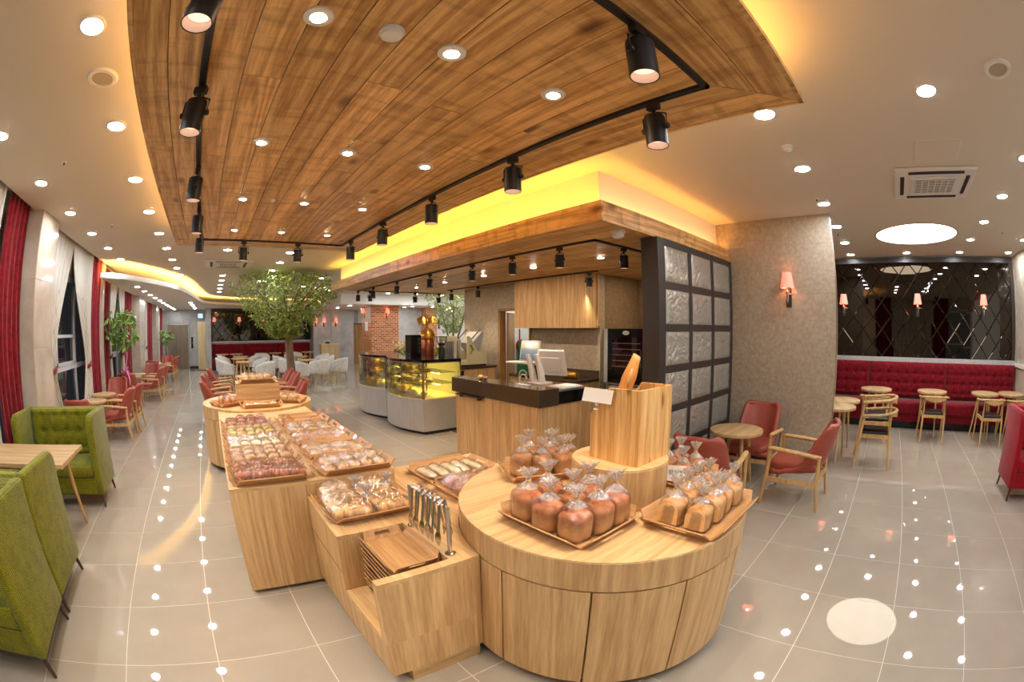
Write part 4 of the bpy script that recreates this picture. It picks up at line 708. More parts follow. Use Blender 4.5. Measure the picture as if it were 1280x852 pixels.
# ================================================================ GLASS DISPLAY CASES
def case_prof(L,n=14,bul=.20): return [(-bul*math.sin(PI*i/n),L*i/n) for i in range(n+1)]
def display_case(label,y0,L):
    t = thing('pastry_display_case',label,'display case',(3.17,y0,0)); n = 14; F_ = case_prof(L,n); D = .72
    def slab(off,z0,z1,mat,name,par=t,smooth=True,back=D,inset=0):
        P = [(x+off,y) for x,y in F_]; P[0] = (P[0][0],inset); P[-1] = (P[-1][0],L-inset)
        return ob(name, MB().ext(P+[(back,L-inset),(back,inset)],z0,z1), mat, par, smooth=smooth)
    slab(.04,0,.05,'black','plinth'); slab(0,.05,.56,'steel','base'); slab(.03,.555,.58,'bread_cream','deck'); slab(.01,1.15,1.19,'black_gloss','top_slab'); slab(-.002,1.135,1.152,'chrome','top_edge')
    G = MB(); G.loft([[(x+.008,y,.58),(x+.014,y,.58),(x+.014,y,1.14),(x+.008,y,1.14)] for x,y in F_]); ob('curved_glass', G, 'glass', t, smooth=True)
    for y in (.004,L-.01): ob('end_glass', MB().box(.02,D-.04,y,y+.006,.58,1.14), 'glass', t)
    for x,y in ((.0,.0),(.0,L-.03),(D-.03,0),(D-.03,L-.03)): ob('corner_post', MB().box(x,x+.03,y,y+.03,.57,1.15), 'chrome', t)
    ob('rear_panel', MB().box(D-.02,D,0.03,L-.03,.58,1.15), 'white_plastic', t)
    for z in (.78,.96): ob('shelf', MB().ext([(x+.12,y) for x,y in F_[1:-1]]+[(D-.05,L-.1),(D-.05,.1)],z,z+.008), 'glass', t); ob('shelf_edge', MB().loft([[(x+.115,y,z),(x+.12,y,z),(x+.12,y,z+.012),(x+.115,y,z+.012)] for x,y in F_[1:-1]]), 'chrome', t)
    [ob('shelf_post', MB().box(.3,.32,L*q,L*q+.02,.58,1.14), 'chrome', t) for q in (.3,.7)]
    for z in (1.13,.948,.768): ob('led_strip', MB().box(.36,.38,.12,L-.12,z,z+.006), 'led_case', t)
    for k in range(3): ob('caster', MB().cyl(.15+.25*k,.03,0,.05,.022,10), 'black', t)
    g = label; r = random.Random(int(y0*10)); nm = 'near' if y0<7 else 'far'
    for zi,z in enumerate((.588,.796,.976)):
        for k in range(5):
            y = .26+(L-.52)*k/4; sx = .06 if zi else .10
            cake = thing('cake','yellow-lit pastry on the %s of the %s glass display case'%(('deck','middle shelf','upper shelf')[zi],nm),'pastry',(3.17+.20+.0*k-.12*math.sin(PI*y/L)*(1 if zi==0 else .4)+r.uniform(0,.1),y0+y,z),r.uniform(-.3,.3),group='pastries on the %s of the %s case'%(('deck','middle shelf','upper shelf')[zi],nm))
            ob('plate', MB().box(-sx-.02,sx+.02,-.1,.1,0,.008), 'gold' if zi else 'paper', cake, bevel=.003, seg=1)
            if r.random()<.5: ob('sponge', MB().box(-sx,sx,-.08,.08,.008,.05+r.random()*.04), 'bread_yellow', cake, bevel=.01); 
            else: ob('sponge', MB().lathe([(.05,.008),(.062,.03),(.06,.06),(.02,.075)],16), 'bread_cream', cake, smooth=True)
            ob('topping', MB().ball((0,0,.075),.025,.03,.014,8,5), 'bread_light', cake, smooth=True)
display_case('curved glass pastry case with steel base next to the service counter',5.97,1.46); display_case('curved glass pastry case with steel base farther from the service counter',7.45,1.46)
# ================================================================ TRAYS
def make_tray(label,group=None,L=.46,Wd=.32,h=.045,fl=.045,mat='tray_wood'):
    """shallow tray, flared sides with mitre-cut corners, hand slots in the short sides; origin at base centre"""
    t = thing('serving_tray',label,'tray',group=group); th = .006
    ob('base', MB().box(-L/2,L/2,-Wd/2,Wd/2,0,th), mat, t)
    def side(ax,s):
        n_ = L if ax=='y' else Wd; o = (Wd if ax=='y' else L)/2; mb = MB()
        def P(u,k,d):   # u along the side, k 0..1 up the flare, d thickness
            r = o+fl*k; z = th*.5+h*k; z2 = z+d*.7; r2 = r+d*.7*-1
            return (u,s*(r2),z2) if ax=='y' else (s*(r2),u,z2)
        def quad(u0,u1,k0,k1):
            e = lambda u,k: u*(1-.10*k) if abs(u)>n_*.45 else u
            c = [(e(u0,k0),k0),(e(u1,k0),k0),(e(u1,k1),k1),(e(u0,k1),k1)]
            V = [P(u,k,0) for u,k in c]+[P(u,k,th) for u,k in c]; mb.add(V,[(3,2,1,0),(4,5,6,7),(0,1,5,4),(1,2,6,5),(2,3,7,6),(3,0,4,7)])
        if ax=='y': quad(-n_/2,n_/2,0,1)
        else: quad(-n_/2,-.06,0,1); quad(.06,n_/2,0,1); quad(-.06,.06,0,.35); quad(-.06,.06,.75,1)
        ob('side', mb, mat, t)
    for ax in 'xy':
        for s in (-1,1): side(ax,s)
    return t
tray0 = make_tray('oak tray of glossy dark glazed buns at the near left corner of the long table')
tray_used = [False]
def tray(x,y,z,rz,label,group=None,sc=(1,1,1)):
    if not tray_used[0]: o = tray0; tray_used[0] = True; o['label'] = label
    else: o = dup(tray0,label=label)
    o.location = (x,y,z); o.rotation_euler = (0,0,rz); o.scale = sc
    if group: o['group'] = group
    elif 'group' in o: del o['group']
    return o
# ================================================================ BREADS
def noise3(x,y,z,s): 
    from mathutils import noise
    return noise.noise(Vector((x*s,y*s,z*s)))
def superell(rx,ry,prof,n=28,p=3.2,wob=0,ws=18,seed=0):
    """rounded-square lathe: prof = [(scale, z)]"""
    rings = []
    for sc_,z in prof:
        R = []
        for j in range(n):
            a = 2*PI*j/n; c,s = math.cos(a),math.sin(a); k = (abs(c)**p+abs(s)**p)**(-1/p)
            d = 1+wob*noise3(c+seed,s,z*6,ws/10) if wob else 1
            R.append((rx*c*k*sc_*d,ry*s*k*sc_*d,z))
        rings.append(R)
    return MB().loft(rings)
def bag_mesh(rx,ry,h,neck,seed,n=40,part=0):
    """clear bag hugging a loaf, gathered above it into a frilled neck"""
    rings = []; r = random.Random(seed)
    prof = [(1.06,.002,0),(1.08,.02,.02),(1.08,h*.5,.04),(1.06,h*.8,.06),(.95,h*1.04,.09),(.68,h*1.20,.16),(.34,h*1.36,.24),(.13,h*1.45,.3),(.12,h*1.49,.3),(.24,h*1.49+neck*.3,.5),(.42,h*1.49+neck*.65,.6),(.52,h*1.49+neck*.85,.7)]
    ph = [r.uniform(0,6) for _ in range(4)]
    for sc_,z,cr in prof:
        R = []
        for j in range(n):
            a = 2*PI*j/n; c,s = math.cos(a),math.sin(a); p = 3.2 if sc_>.9 else 2
            k = (abs(c)**p+abs(s)**p)**(-1/p); d = 1+cr*(.5*math.sin(9*a+ph[0]+z*30)+.35*math.sin(14*a+ph[1])+.3*math.sin(5*a+ph[2]-z*20))
            e = min(rx,ry) if sc_<.5 else None
            R.append(((e or rx)*c*k*sc_*d,(e or ry)*s*k*sc_*d,z+(r.uniform(-.006,.006) if z>h*1.48 else 0)))
        rings.append(R)
    rings = rings[:6] if part==0 else rings[5:]
    V = [p for q in rings for p in q]; F = []
    for i in range(len(rings)-1):
        for j in range(n): k = (j+1)%n; F.append((i*n+j,i*n+k,(i+1)*n+k,(i+1)*n+j))
    if part==0: F.append(tuple(range(n-1,-1,-1)))
    return MB().add(V,F)
def make_loaf(name,label,group,rx,ry,h,crust,seed,cut=False):
    t = thing(name,label,'bread',group=group)
    prof = [(.90,.004),(.97,.02),(.99,h*.35),(1.0,h*.62),(1.02,h*.74),(.98,h*.86),(.84,h*.95),(.55,h*1.0),(.2,h*1.01)]
    lm = superell(rx,ry,prof,wob=.10,seed=seed)
    for i,(x,y,z) in enumerate(lm.v):   # uneven domed top with a crease across it
        k = max(0,(z-h*.6)/(h*.4)); lm.v[i] = (x,y,z+k*(.014*noise3(x+seed,y,0,16)-.016*math.exp(-(x/(rx*.18))**2)))
    ob('loaf', lm, crust, t, smooth='all')
    if cut: # sliced face showing the crumb
        P = []; 
        for j in range(21):
            a = PI*j/20; P.append((ry*.93*math.cos(a),h*.62+h*.33*math.sin(a)))
        P += [(-ry*.92,.012),(ry*.92,.012)]; ob('crumb_face', MB().ext(P,-rx*1.045,-rx*.97,'YZ'), 'bread_crumb', t)
    b = ob('clear_bag', bag_mesh(rx*1.02,ry*1.02,h,.06,seed), 'wrap', t, smooth='all'); ob('gathered_neck', bag_mesh(rx*1.02,ry*1.02,h,.06,seed,part=1), 'wrap_neck', b, smooth='all'); ob('tie', MB().lathe([(.013,h*1.45),(.015,h*1.47),(.013,h*1.49)],10), 'gold', b); return t
rb = random.Random(3)
def scatter(proto,pts,z,jit=.15,sj=.05,first=False):
    for i,(x,y,a) in enumerate(pts):
        o = proto if (first and i==0) else dup(proto); o.location = (x,y,z); o.rotation_euler = (0,0,a+rb.uniform(-jit,jit)); s = 1+rb.uniform(-sj,sj); o.scale = (s,s,s*rb.uniform(.96,1.06))
# --- large round table: four trays of bagged loaves
z0 = RT+.008
tray(1.40,1.27,RT,PI/2+.02,'oak tray of shiny brown bagged loaves on the large round table',sc=(1.05,1.22,1))
pA = make_loaf('bagged_loaf','brown crusty bagged loaf in the tray at the front of the large round table','brown loaves in the front tray',.066,.062,.125,'loaf_brown',1)
scatter(pA,[(1.275,1.115,0),(1.265,1.265,0),(1.275,1.415,0),(1.40,1.10,.1),(1.405,1.26,0),(1.41,1.42,0),(1.52,1.10,.2),(1.535,1.27,0)],z0,first=True)
tray(1.86,.80,RT,0,'oak tray of pale sliced bagged loaves on the large round bread table',sc=(1.14,1.08,1))
pB = make_loaf('bagged_loaf','pale bagged sandwich loaf with cut face in the right tray of the round table','pale sliced loaves in the right tray',.060,.056,.108,'loaf_pale',5,cut=True)
scatter(pB,[(1.69,.735,.1),(1.685,.87,0),(1.815,.73,0),(1.81,.875,0),(1.935,.735,0),(1.93,.88,0),(2.055,.73,0),(2.045,.87,0)],z0,first=True)
tray(1.80,1.87,RT,-.5,'oak tray of golden bagged loaves at the back of the large round table',sc=(.95,1,1))
pC = make_loaf('bagged_loaf','golden square bagged loaf in the rear tray toward the service counter','golden loaves in the rear tray',.058,.056,.12,'loaf_gold',9)
scatter(pC,[(1.66,1.90,.2),(1.77,1.96,.2),(1.75,1.82,.2),(1.87,1.88,.2),(1.96,1.94,.3),(1.97,1.80,.3),(1.87,1.76,.1)],z0,first=True)
tray(2.28,1.12,RT,.0,'small oak tray of dark bagged loaves behind the pale loaves on the large round table',sc=(.80,.85,1))
pD = make_loaf('bagged_loaf','dark golden bagged loaf in the small tray behind the pale loaves','dark loaves in the small tray',.054,.052,.115,'loaf_dark',12)
scatter(pD,[(2.18,1.10,.1),(2.19,1.21,.0),(2.30,1.08,.1),(2.31,1.19,0)],z0,first=True)
# --- pine box with baguette, on the riser
RB = RT+.22
px = thing('pine_bread_box','tall open pine bread box with slanted sides on the round riser','bread box',(1.705,1.11,RB)); th = .016; bw_,bd,bh,bs = .31,.305,.375,.23
def box_side(x0,x1):
    mb = MB(); nb_ = 6; d = bd/nb_; yc = .115
    for k in range(nb_):
        a,b = k*d,(k+1)*d-.0006
        def top(y): return bh if y<=bd-yc else bh-(bh-bs)*(y-(bd-yc))/yc
        P = [(a,0),(b,0),(b,top(b)),(a,top(a))]
        if a<bd-yc<b: P = [(a,0),(b,0),(b,top(b)),(bd-yc,bh),(a,bh)]
        yield MB().ext(P,x0,x1,'YZ')
for m_i in box_side(0,th): ob('stave', m_i, 'pine', px)
for m_i in box_side(bw_-th,bw_): ob('stave', m_i, 'pine', px)
for k in range(6): ob('stave', MB().box(th+k*(bw_-2*th)/6,th+(k+1)*(bw_-2*th)/6-.0006,0,th,0,bh), 'pine', px)
for k in range(6): ob('stave', MB().box(th+k*(bw_-2*th)/6,th+(k+1)*(bw_-2*th)/6-.0006,bd-th,bd,0,bs), 'pine', px)
ob('floor_board', MB().box(th,bw_-th,th,bd-th,0,.012), 'pine', px)
bg = thing('baguette','golden baguette leaning upright in the pine bread box','bread',(1.74,1.37,RB+.03)); n = 18; rings = []
for i in range(n+1):
    t_ = i/n; r = .044*math.sin(PI*min(max(t_,.03),.97))**.36*(1+.05*math.sin(t_*34)); c = Vector((.115*t_,-.135*t_-.0*t_,.50*t_))
    rings.append([(c.x+r*math.cos(2*PI*j/16),c.y+r*.92*math.sin(2*PI*j/16),c.z+.012*math.sin(2*PI*j/16+t_*6)) for j in range(16)])
ob('crust', MB().loft(rings), 'baguette', bg, smooth='all')
for k in range(3):
    i = 6+k*4; c = sum((Vector(p) for p in rings[i]),Vector())/16; ob('slash', MB().tube([(c.x-.033,c.y-.012,c.z-.05),(c.x-.034,c.y-.022,c.z),(c.x-.024,c.y-.034,c.z+.05)],[.004,.010,.004],8), 'bread_light', bg, smooth='all')
bb = thing('wrapped_baguette','shorter baguette in clear wrap standing inside the pine bread box','bread',(1.92,1.27,RB+.012)); ob('crust', MB().tube([(0,0,0),(0.01,-.01,.15),(.02,-.01,.29)],[.025,.04,.02],12), 'baguette', bb, smooth='all'); ob('clear_wrap', MB().tube([(0,0,0),(0.01,-.01,.15),(.02,-.01,.31),(.03,-.02,.34)],[.03,.046,.03,.02],12), 'wrap', bb, smooth='all')
# price cards
def price_card(name,label,loc,rz,w,h,lines,tilt=-.35,lift=.035):
    t = thing(name,label,'price card',loc,rz); c = ob('card', MB().box(-w/2,w/2,-.0008,.0008,0,h), 'paper', t, loc=(0,0,lift), rz=(tilt,0,0))
    for txt,sz,zz in lines: text_mesh(txt,sz,'ink',c,(0,-.0014,zz),(PI/2,0,0))
    ob('clip', MB().tube([(0,0,.0),(0,.004,lift*.5),(0,0,lift+.006)],[.009,.005,.009],8).cyl(0,0,0,.004,.014,12), 'paper', t, smooth=True); return t
price_card('price_card','white price card lettered in dark Korean beside the round riser',(2.0,1.045,RT),math.radians(-66),.105,.085,[('밤식빵',.032,.046)],tilt=-.2,lift=.08)
price_card('price_card','pale blank-backed price card clipped to the slanted edge of the pine bread box',(1.685,1.365,RB+.262),-PI/2,.19,.072,[],tilt=-.3)
# --- tray stack in the recess of the low table
tray(.738,1.73,.315+.030*10,PI/2,'topmost of the stacked customer trays in the recess of the low table',sc=(.76,.68,.9))
for k in range(10): tray(.738+rb.uniform(-.003,.003),1.73+rb.uniform(-.004,.004),.315+.030*k,PI/2,'oak customer tray within the stack in the recess of the low table','stacked customer trays',sc=(.76,.68,.9))
# --- tongs rack
tr = thing('tongs_rack','chrome rail rack for bread tongs on the low display table','rack',(.91,1.72,LT))
for s in (-1,1): ob('post', MB().cyl(0,s*.185,0,.235,.011,14), 'chrome', tr, smooth=True); ob('foot', MB().lathe([(.026,0),(.026,.006),(.014,.012)],18,(0,s*.185,0)), 'chrome', tr, smooth=True)
ob('bar', MB().tube([(0,-.185,.235),(0,0,.238),(0,.185,.235)],.009,10), 'chrome', tr, smooth=True)
tg = thing('bread_tongs','steel bread tongs hanging from the chrome rack','tongs',(.91,1.58,LT+.235),group='tongs on the chrome rack')
ob('spring_head', MB().tube([(.0+.022*math.cos(a),0,.012+.016*math.sin(a)) for a in [PI*k/8 for k in range(-1,10)]],.005,6,2.0), 'chrome', tg, smooth=True)
for s in (-1,1):
    a_ = ob('arm', MB().tube([(s*.022,0,.01),(s*.03,0,-.05),(s*.042,0,-.12)],.0045,6,2.2), 'chrome', tg, smooth=True); ob('jaw', MB().sheet(lambda u,v,s=s: (s*(.042+.006*math.sin(PI*u)-.0*u),(v-.5)*.032*math.sin(PI*min(.98,u*.8+.2)),-.12-.075*u),8,5,.003), 'chrome', a_, smooth=True)
for k in range(1,8): dup(tg,(.91,1.58+.036*k,LT+.235),rb.uniform(-.35,.35)+ (0.5 if k%3==0 else 0))
tg.rotation_euler = (0,0,.4)
# --- bagged pastries for the long table
def wrapper(lx,ly,h,seed,ridge=.003):
    n,m = 22,18; r = random.Random(seed); ph = r.uniform(0,9)
    def top(u,v):
        e = min(1,6*min(v,1-v)); f = min(1,4*min(u,1-u)); z = h*(e**.5)*(f**.5)*(.9+.22*noise3(u*5+ph,v*4,0,2.0))
        return ((u-.5)*lx,(v-.5)*ly*(1+.08*math.sin(7*u+ph)),max(.003,z)+.010*noise3(u*14+ph,v*10,3,1.3)+ridge*math.sin(46*v+7*noise3(u*3+ph,v*3,5,1)+5*u)*e*f+.003)
    V = []; F = []
    for i in range(n+1):
        for j in range(m+1): V.append(top(i/n,j/m))
    for i in range(n):
        for j in range(m): F.append((i*(m+1)+j,(i+1)*(m+1)+j,(i+1)*(m+1)+j+1,i*(m+1)+j+1))
    return MB().add(V,F)
def blob(lx,ly,h,seed,wob=.22,s=3.0,p=2.4):
    return superell(lx/2,ly/2,[(.75,.003),(.95,h*.2),(1.0,h*.45),(.93,h*.7),(.72,h*.9),(.35,h),(.1,h*1.01)],18,p,wob=wob,ws=10*s,seed=seed)
def braid(lx,ly,h,seed):
    mb = MB(); k = 5
    for i in range(k): mb.ball(((i-(k-1)/2)*lx/k,(ly*.12)*(1 if i%2 else -1),h*.5),lx/k*.75,ly*.40,h*.5,10,6)
    return mb
def make_pastry(label,group,kind,lx,ly,h,mat,seed,wrapped='wrap_milk',puff=1.3):
    t = thing('bagged_pastry',label,'pastry',group=group)
    if kind=='braid': mb = braid(lx*.86,ly*.8,h,seed)
    elif kind=='chunks':
        r = random.Random(seed); mb = MB()
        for k in range(12):
            x_,y_ = ((k%4)-1.5)*lx*.2+r.uniform(-.01,.01),((k//4)-1)*ly*.25+r.uniform(-.01,.01); b2 = blob(lx*.30,ly*.34,h*r.uniform(.75,1.1),seed+k,wob=.4).xf(Matrix.Translation((x_,y_,r.uniform(0,h*.25)))@Matrix.Rotation(r.uniform(0,3),4,'Z')); mb.add(b2.v,b2.f)
    elif kind=='twin':
        mb = blob(lx*.42,ly*.85,h,seed); k0 = len(mb.v); mb.xf(Matrix.Translation((-lx*.22,0,0))); b2 = blob(lx*.42,ly*.85,h*.95,seed+3).xf(Matrix.Translation((lx*.22,0,0))); mb.add(b2.v,b2.f)
    else: mb = blob(lx*.84,ly*.86,h,seed,p={'bun':2.2,'square':5,'stick':2.6}[kind])
    ob('pastry', mb, mat, t, smooth='all')
    if wrapped: ob('clear_wrapper', wrapper(lx,ly,h*puff,seed,.003 if puff<1.4 else .009), wrapped, t, smooth='all')
    return t
def fill(proto,x0,x1,y0,y1,nx,ny,z,rz=0,jit=.25,first=True,skip=0,lift=0):
    pts = []
    for j in range(ny):
        for i in range(nx):
            if rb.random()<skip: continue
            pts.append((x0+(x1-x0)*(i+.5)/nx+rb.uniform(-.006,.006),y0+(y1-y0)*(j+.5)/ny+rb.uniform(-.006,.006),rz+rb.uniform(-jit,jit)))
    for i,(x,y,a) in enumerate(pts):
        o = proto if (first and i==0) else dup(proto); o.location = (x,y,z+rb.uniform(0,lift)); o.rotation_euler = (rb.uniform(-.06,.06),rb.uniform(-.06,.06),a); s = 1+rb.uniform(-.07,.07); o.scale = (s,s,s)
ZT = .75; zt = ZT+.008
LROW = [('dark glazed braided buns','braid',.15,.11,.05,'bread_dark',4,3),('orange sugar-topped rolls','bun',.11,.09,.045,'bread_light',5,3),('creamy white-topped buns','bun',.11,.09,.04,'bread_cream',5,3),('yellow crumb-topped buns','bun',.10,.09,.04,'bread_yellow',5,3),('reddish sugared buns','bun',.11,.10,.045,'bread_dark',4,3)]
ORD = ['first','second','third','fourth','fifth']
for k,(nm,kind,lx,ly,h,mat,nx,ny) in enumerate(LROW):
    yc = 2.77+.405*k
    tray(.29,yc,ZT,0,'oak tray of %s, %s in the window-side row of the long table'%(nm,ORD[k]),sc=(1.02,1.0,1))
    p_ = make_pastry('clear-wrapped pastry among the %s in the window-side tray row'%nm,nm+' on the long table',kind,lx,ly,h,mat,20+k)
    fill(p_,.07,.51,yc-.155,yc+.155,nx,ny,zt,jit=.5,lift=.02)
RROW = [('pale ham rolls','stick',.10,.15,.04,'bread_light',5,2),('flat cheese breads','square',.13,.13,.028,'bread_light',4,2),('golden filled breads','square',.14,.13,.035,'bread_crust',4,2),('buttery sugar breads','stick',.13,.11,.035,'bread_light',3,3),('orange almond breads','bun',.12,.10,.035,'bread_crust',3,2)]
for k,(nm,kind,lx,ly,h,mat,nx,ny) in enumerate(RROW):
    yc = 2.77+.405*k
    tray(.88,yc,ZT,0,'oak tray of %s, %s in the counter-side row of the long table'%(nm,ORD[k]),sc=(1.02,1.0,1))
    p_ = make_pastry('clear-wrapped pastry among the %s in the counter-side tray row'%nm,nm+' on the long table',kind,lx,ly,h,mat,40+k)
    fill(p_,.66,1.1,yc-.155,yc+.155,nx,ny,zt,jit=.2,lift=.01,skip=0 if k<4 else .3)
# low table trays
tray(.785,2.30,LT,0,'wide oak tray of bulky bagged bread bundles on the low table beside the tongs',sc=(1.03,1.25,1))
p_ = make_pastry('bulky clear bag of small breads in the wide tray on the low table','bread bags in the wide low tray','chunks',.25,.17,.055,'bread_light',61,puff=1.5); fill(p_,.55,1.02,2.10,2.49,2,3,LT+.008,jit=.12,lift=.02)
for k,(x,y) in enumerate(((.78,2.40),(.98,2.38),(.79,2.24))):
    kn = thing('bag_knot','gathered end of a clear bread bag standing up in the wide low tray','bag',(x,y,LT+.028),group='gathered bag ends in the wide low tray'); ob('gathered_neck', bag_mesh(.075,.06,.05,.05,90+k,part=1), 'wrap_neck', kn, smooth='all')
tray(1.56,2.57,LT,0,'oak tray of pale cream sandwich packets on the low table by the service counter',sc=(1.08,1.05,1))
p_ = make_pastry('pale cream sandwich packet in the tray by the service counter','cream sandwich packets','square',.088,.27,.035,'bread_cream',65); fill(p_,1.33,1.79,2.42,2.72,5,1,LT+.008,jit=.05)
tray(1.53,2.19,LT,0,'oak tray of brown chocolate rolls between the sandwich packets and the round table',sc=(.98,.95,1))
p_ = make_pastry('brown chocolate-speckled roll packet beside the round table','chocolate roll packets','stick',.12,.15,.06,'bread_dark',67); fill(p_,1.33,1.73,2.05,2.33,3,2,LT+.008,jit=.1,lift=.01)
# far round table: box and trays
fb = thing('display_riser','square oak box riser on the far round bread table','display riser',(.56,5.75,RT)); ob('front_panel', MB().box(-.29,.29,-.2,-.18,0,.25), 'oak_x', fb); ob('carcass', MB().box(-.285,.285,-.18,.2,0,.245), 'oak_v', fb); ob('top', MB().box(-.29,.29,-.2,.2,.245,.25), 'oak_x', fb)
FT = [(.56,5.75,RT+.25,0,'oak tray of pink-tinted bagged breads on the box riser of the far round table','bread_light',.0),(.14,5.55,RT,.5,'oak tray of orange bagged breads at the window side of the far round table','bread_crust',0),(.98,5.55,RT,-.5,'oak tray of tan bagged breads at the counter side of the far round table','bread_light',0),(.56,5.30,RT,0,'oak tray of cream packets at the front of the far round table','bread_cream',0)]
for i,(x,y,z,a,lab,mat,_) in enumerate(FT):
    tray(x,y,z,a,lab,sc=(1.0 if i in (0,3) else .78,.72 if i==3 else .9,1))
    p_ = make_pastry('bagged bread in the '+lab.split(' tray of ')[1].replace('bagged breads','bread row').replace('packets','packet row'),'far round table '+ORD[i]+' tray','bun' if i!=3 else 'square',.11,.10,.075 if i!=3 else .03,mat,80+i)
    c_,s_ = math.cos(a),math.sin(a); k = 0
    for u in (-.15,-.05,.05,.15):
        for v in ((-.07,.07) if i!=3 else (0,)):
            if i in (1,2) and abs(u)>.14: continue
            o = p_ if k==0 else dup(p_); k += 1; o.location = (x+c_*u-s_*v,y+s_*u+c_*v,z+.008+rb.uniform(0,.012)); o.rotation_euler = (0,0,a+rb.uniform(-.3,.3))
# ================================================================ CHAIRS AND TABLES
def make_armchair(label,group=None):
    """faces +X, origin on the floor under the seat centre"""
    t = thing('armchair',label,'chair',group=group)
    for s in (-1,1):
        ob('front_leg', MB().tube([(.31,s*.30,0),(.285,s*.295,.28),(.265,s*.29,.56)],[.014,.022,.018],10), 'chair_wood', t, smooth=True)
        ob('rear_leg', MB().tube([(-.31,s*.285,0),(-.25,s*.28,.27),(-.245,s*.285,.525)],[.014,.022,.018],10), 'chair_wood', t, smooth=True)
        ob('armrest', MB().tube([(.285,s*.29,.562),(.25,s*.292,.57),(0,s*.305,.555),(-.2,s*.30,.535),(-.265,s*.28,.53)],[.014,.02,.022,.02,.014],10,1.25), 'chair_wood', t, smooth=True)
        ob('side_rail', MB().box(-.26,.28,s*.285-.012,s*.285+.012,.245,.285), 'chair_wood', t)
    ob('front_rail', MB().box(.26,.285,-.28,.28,.24,.28), 'chair_wood', t); ob('rear_rail', MB().box(-.265,-.24,-.28,.28,.24,.28), 'chair_wood', t)
    def path(v):   # seat front -> seat back -> backrest top
        pts = [(.27,.335),(.12,.325),(-.06,.32),(-.20,.35),(-.265,.44),(-.31,.58),(-.35,.72),(-.375,.81)]
        x = v*(len(pts)-1); i = min(int(x),len(pts)-2); f = x-i; a,b = pts[i],pts[i+1]; f = f*f*(3-2*f)*.5+f*.5; return (a[0]+(b[0]-a[0])*f,a[1]+(b[1]-a[1])*f)
    def shell(u,v):
        x,z = path(v); w = .255-.03*v if v<.9 else .228-.06*((v-.9)/.1)**2; k = (2*u-1); sg = max(0,min(1,(v-.1)/.4)); fw = 1-max(0,(v-.55)/.45)
        return (x+.13*sg*abs(k)**2.5*(.55+.45*fw),k*w,z+.14*abs(k)**3*sg*fw)
    ob('shell', MB().sheet(shell,14,22,.045), 'leather_red', t, smooth='all')
    ob('seat_cushion', MB().ext([(-.22,-.2),(-.1,-.225),(.2,-.235),(.29,-.2),(.305,0),(.29,.2),(.2,.235),(-.1,.225),(-.22,.2)],.345,.425), 'leather_red', t, smooth='all', bevel=.028, seg=3); return t
def round_table(label,r=.3,h=.72,legs=4,group=None):
    t = thing('round_table',label,'table',group=group); ob('table_top', MB().cyl(0,0,h-.035,h,r,48), 'table_wood', t, smooth=True, bevel=.004)
    ob('apron', MB().cyl(0,0,h-.065,h-.035,r*.55,24), 'chair_wood', t, smooth=True)
    for k in range(legs): a = 2*PI*(k+.5)/legs; ob('leg', MB().tube([(r*.48*math.cos(a),r*.48*math.sin(a),h-.04),(r*.82*math.cos(a),r*.82*math.sin(a),0)],[.022,.013],10), 'chair_wood', t, smooth=True)
    return t
ac = make_armchair('coral leather armchair facing the small round table, its back to the diamond mirror alcove'); ac.location = (4.31,.79,0); ac.rotation_euler = (0,0,PI/2)
dup(ac,(4.80,1.50,0),PI,'coral leather armchair set against the grey tiled wall'); dup(ac,(3.48,1.50,0),0.08,'coral leather armchair behind the bread loaves with its back to the round bread table')
rt1 = round_table('small round oak side table between the coral armchairs by the glass screen',.30,.62); rt1.location = (4.40,1.58,0)
HG = 'window aisle armchairs'
for lab,L_ in (('coral armchair in the window aisle beside the green booth',[(-1.93,7.53,PI),(-1.88,8.22,PI),(-2.33,6.55,PI/2),(-2.33,9.1,-PI/2)]),('coral armchair in the window aisle between the two potted trees',[(-1.88,11.78,PI),(-1.82,12.6,PI),(-2.3,10.55,PI/2),(-2.1,13.25,-PI/2)]),('coral armchair in the window aisle near the lift lobby',[(-1.9,16.4,PI),(-1.85,17.1,PI),(-2.3,15.1,PI/2),(-2.1,17.75,-PI/2)])):
    for x,y,a in L_: dup(ac,(x,y,0),a,lab,lab.replace('coral armchair','armchairs'))
for lab,L_ in (('coral armchair on the window side behind the far round bread table',[(.06,8.05,.05),(.05,9.4,0),(.16,10.75,0)]),('coral armchair on the counter side behind the far round bread table',[(1.36,7.75,PI-.05),(1.48,9.1,PI),(1.5,9.98,PI)])):
    for x,y,a in L_: dup(ac,(x,y,0),a,lab,lab.replace('coral armchair','armchairs'))
rt2 = round_table('round oak table in the window aisle among coral armchairs',.27,.64,group='window aisle tables')
for i,(x,y) in enumerate(((-2.38,7.4),(-2.38,8.2),(-2.38,11.45),(-2.38,12.15),(-2.38,16.2))): (rt2 if i==0 else dup(rt2)).location = (x,y,0)
rt3 = round_table('round oak table between the armchairs behind the far round bread table',.32,.64,group='tables before the tree')
for i,(x,y) in enumerate(((.71,8.0),(.76,9.3),(.82,10.6))): (rt3 if i==0 else dup(rt3)).location = (x,y,0)
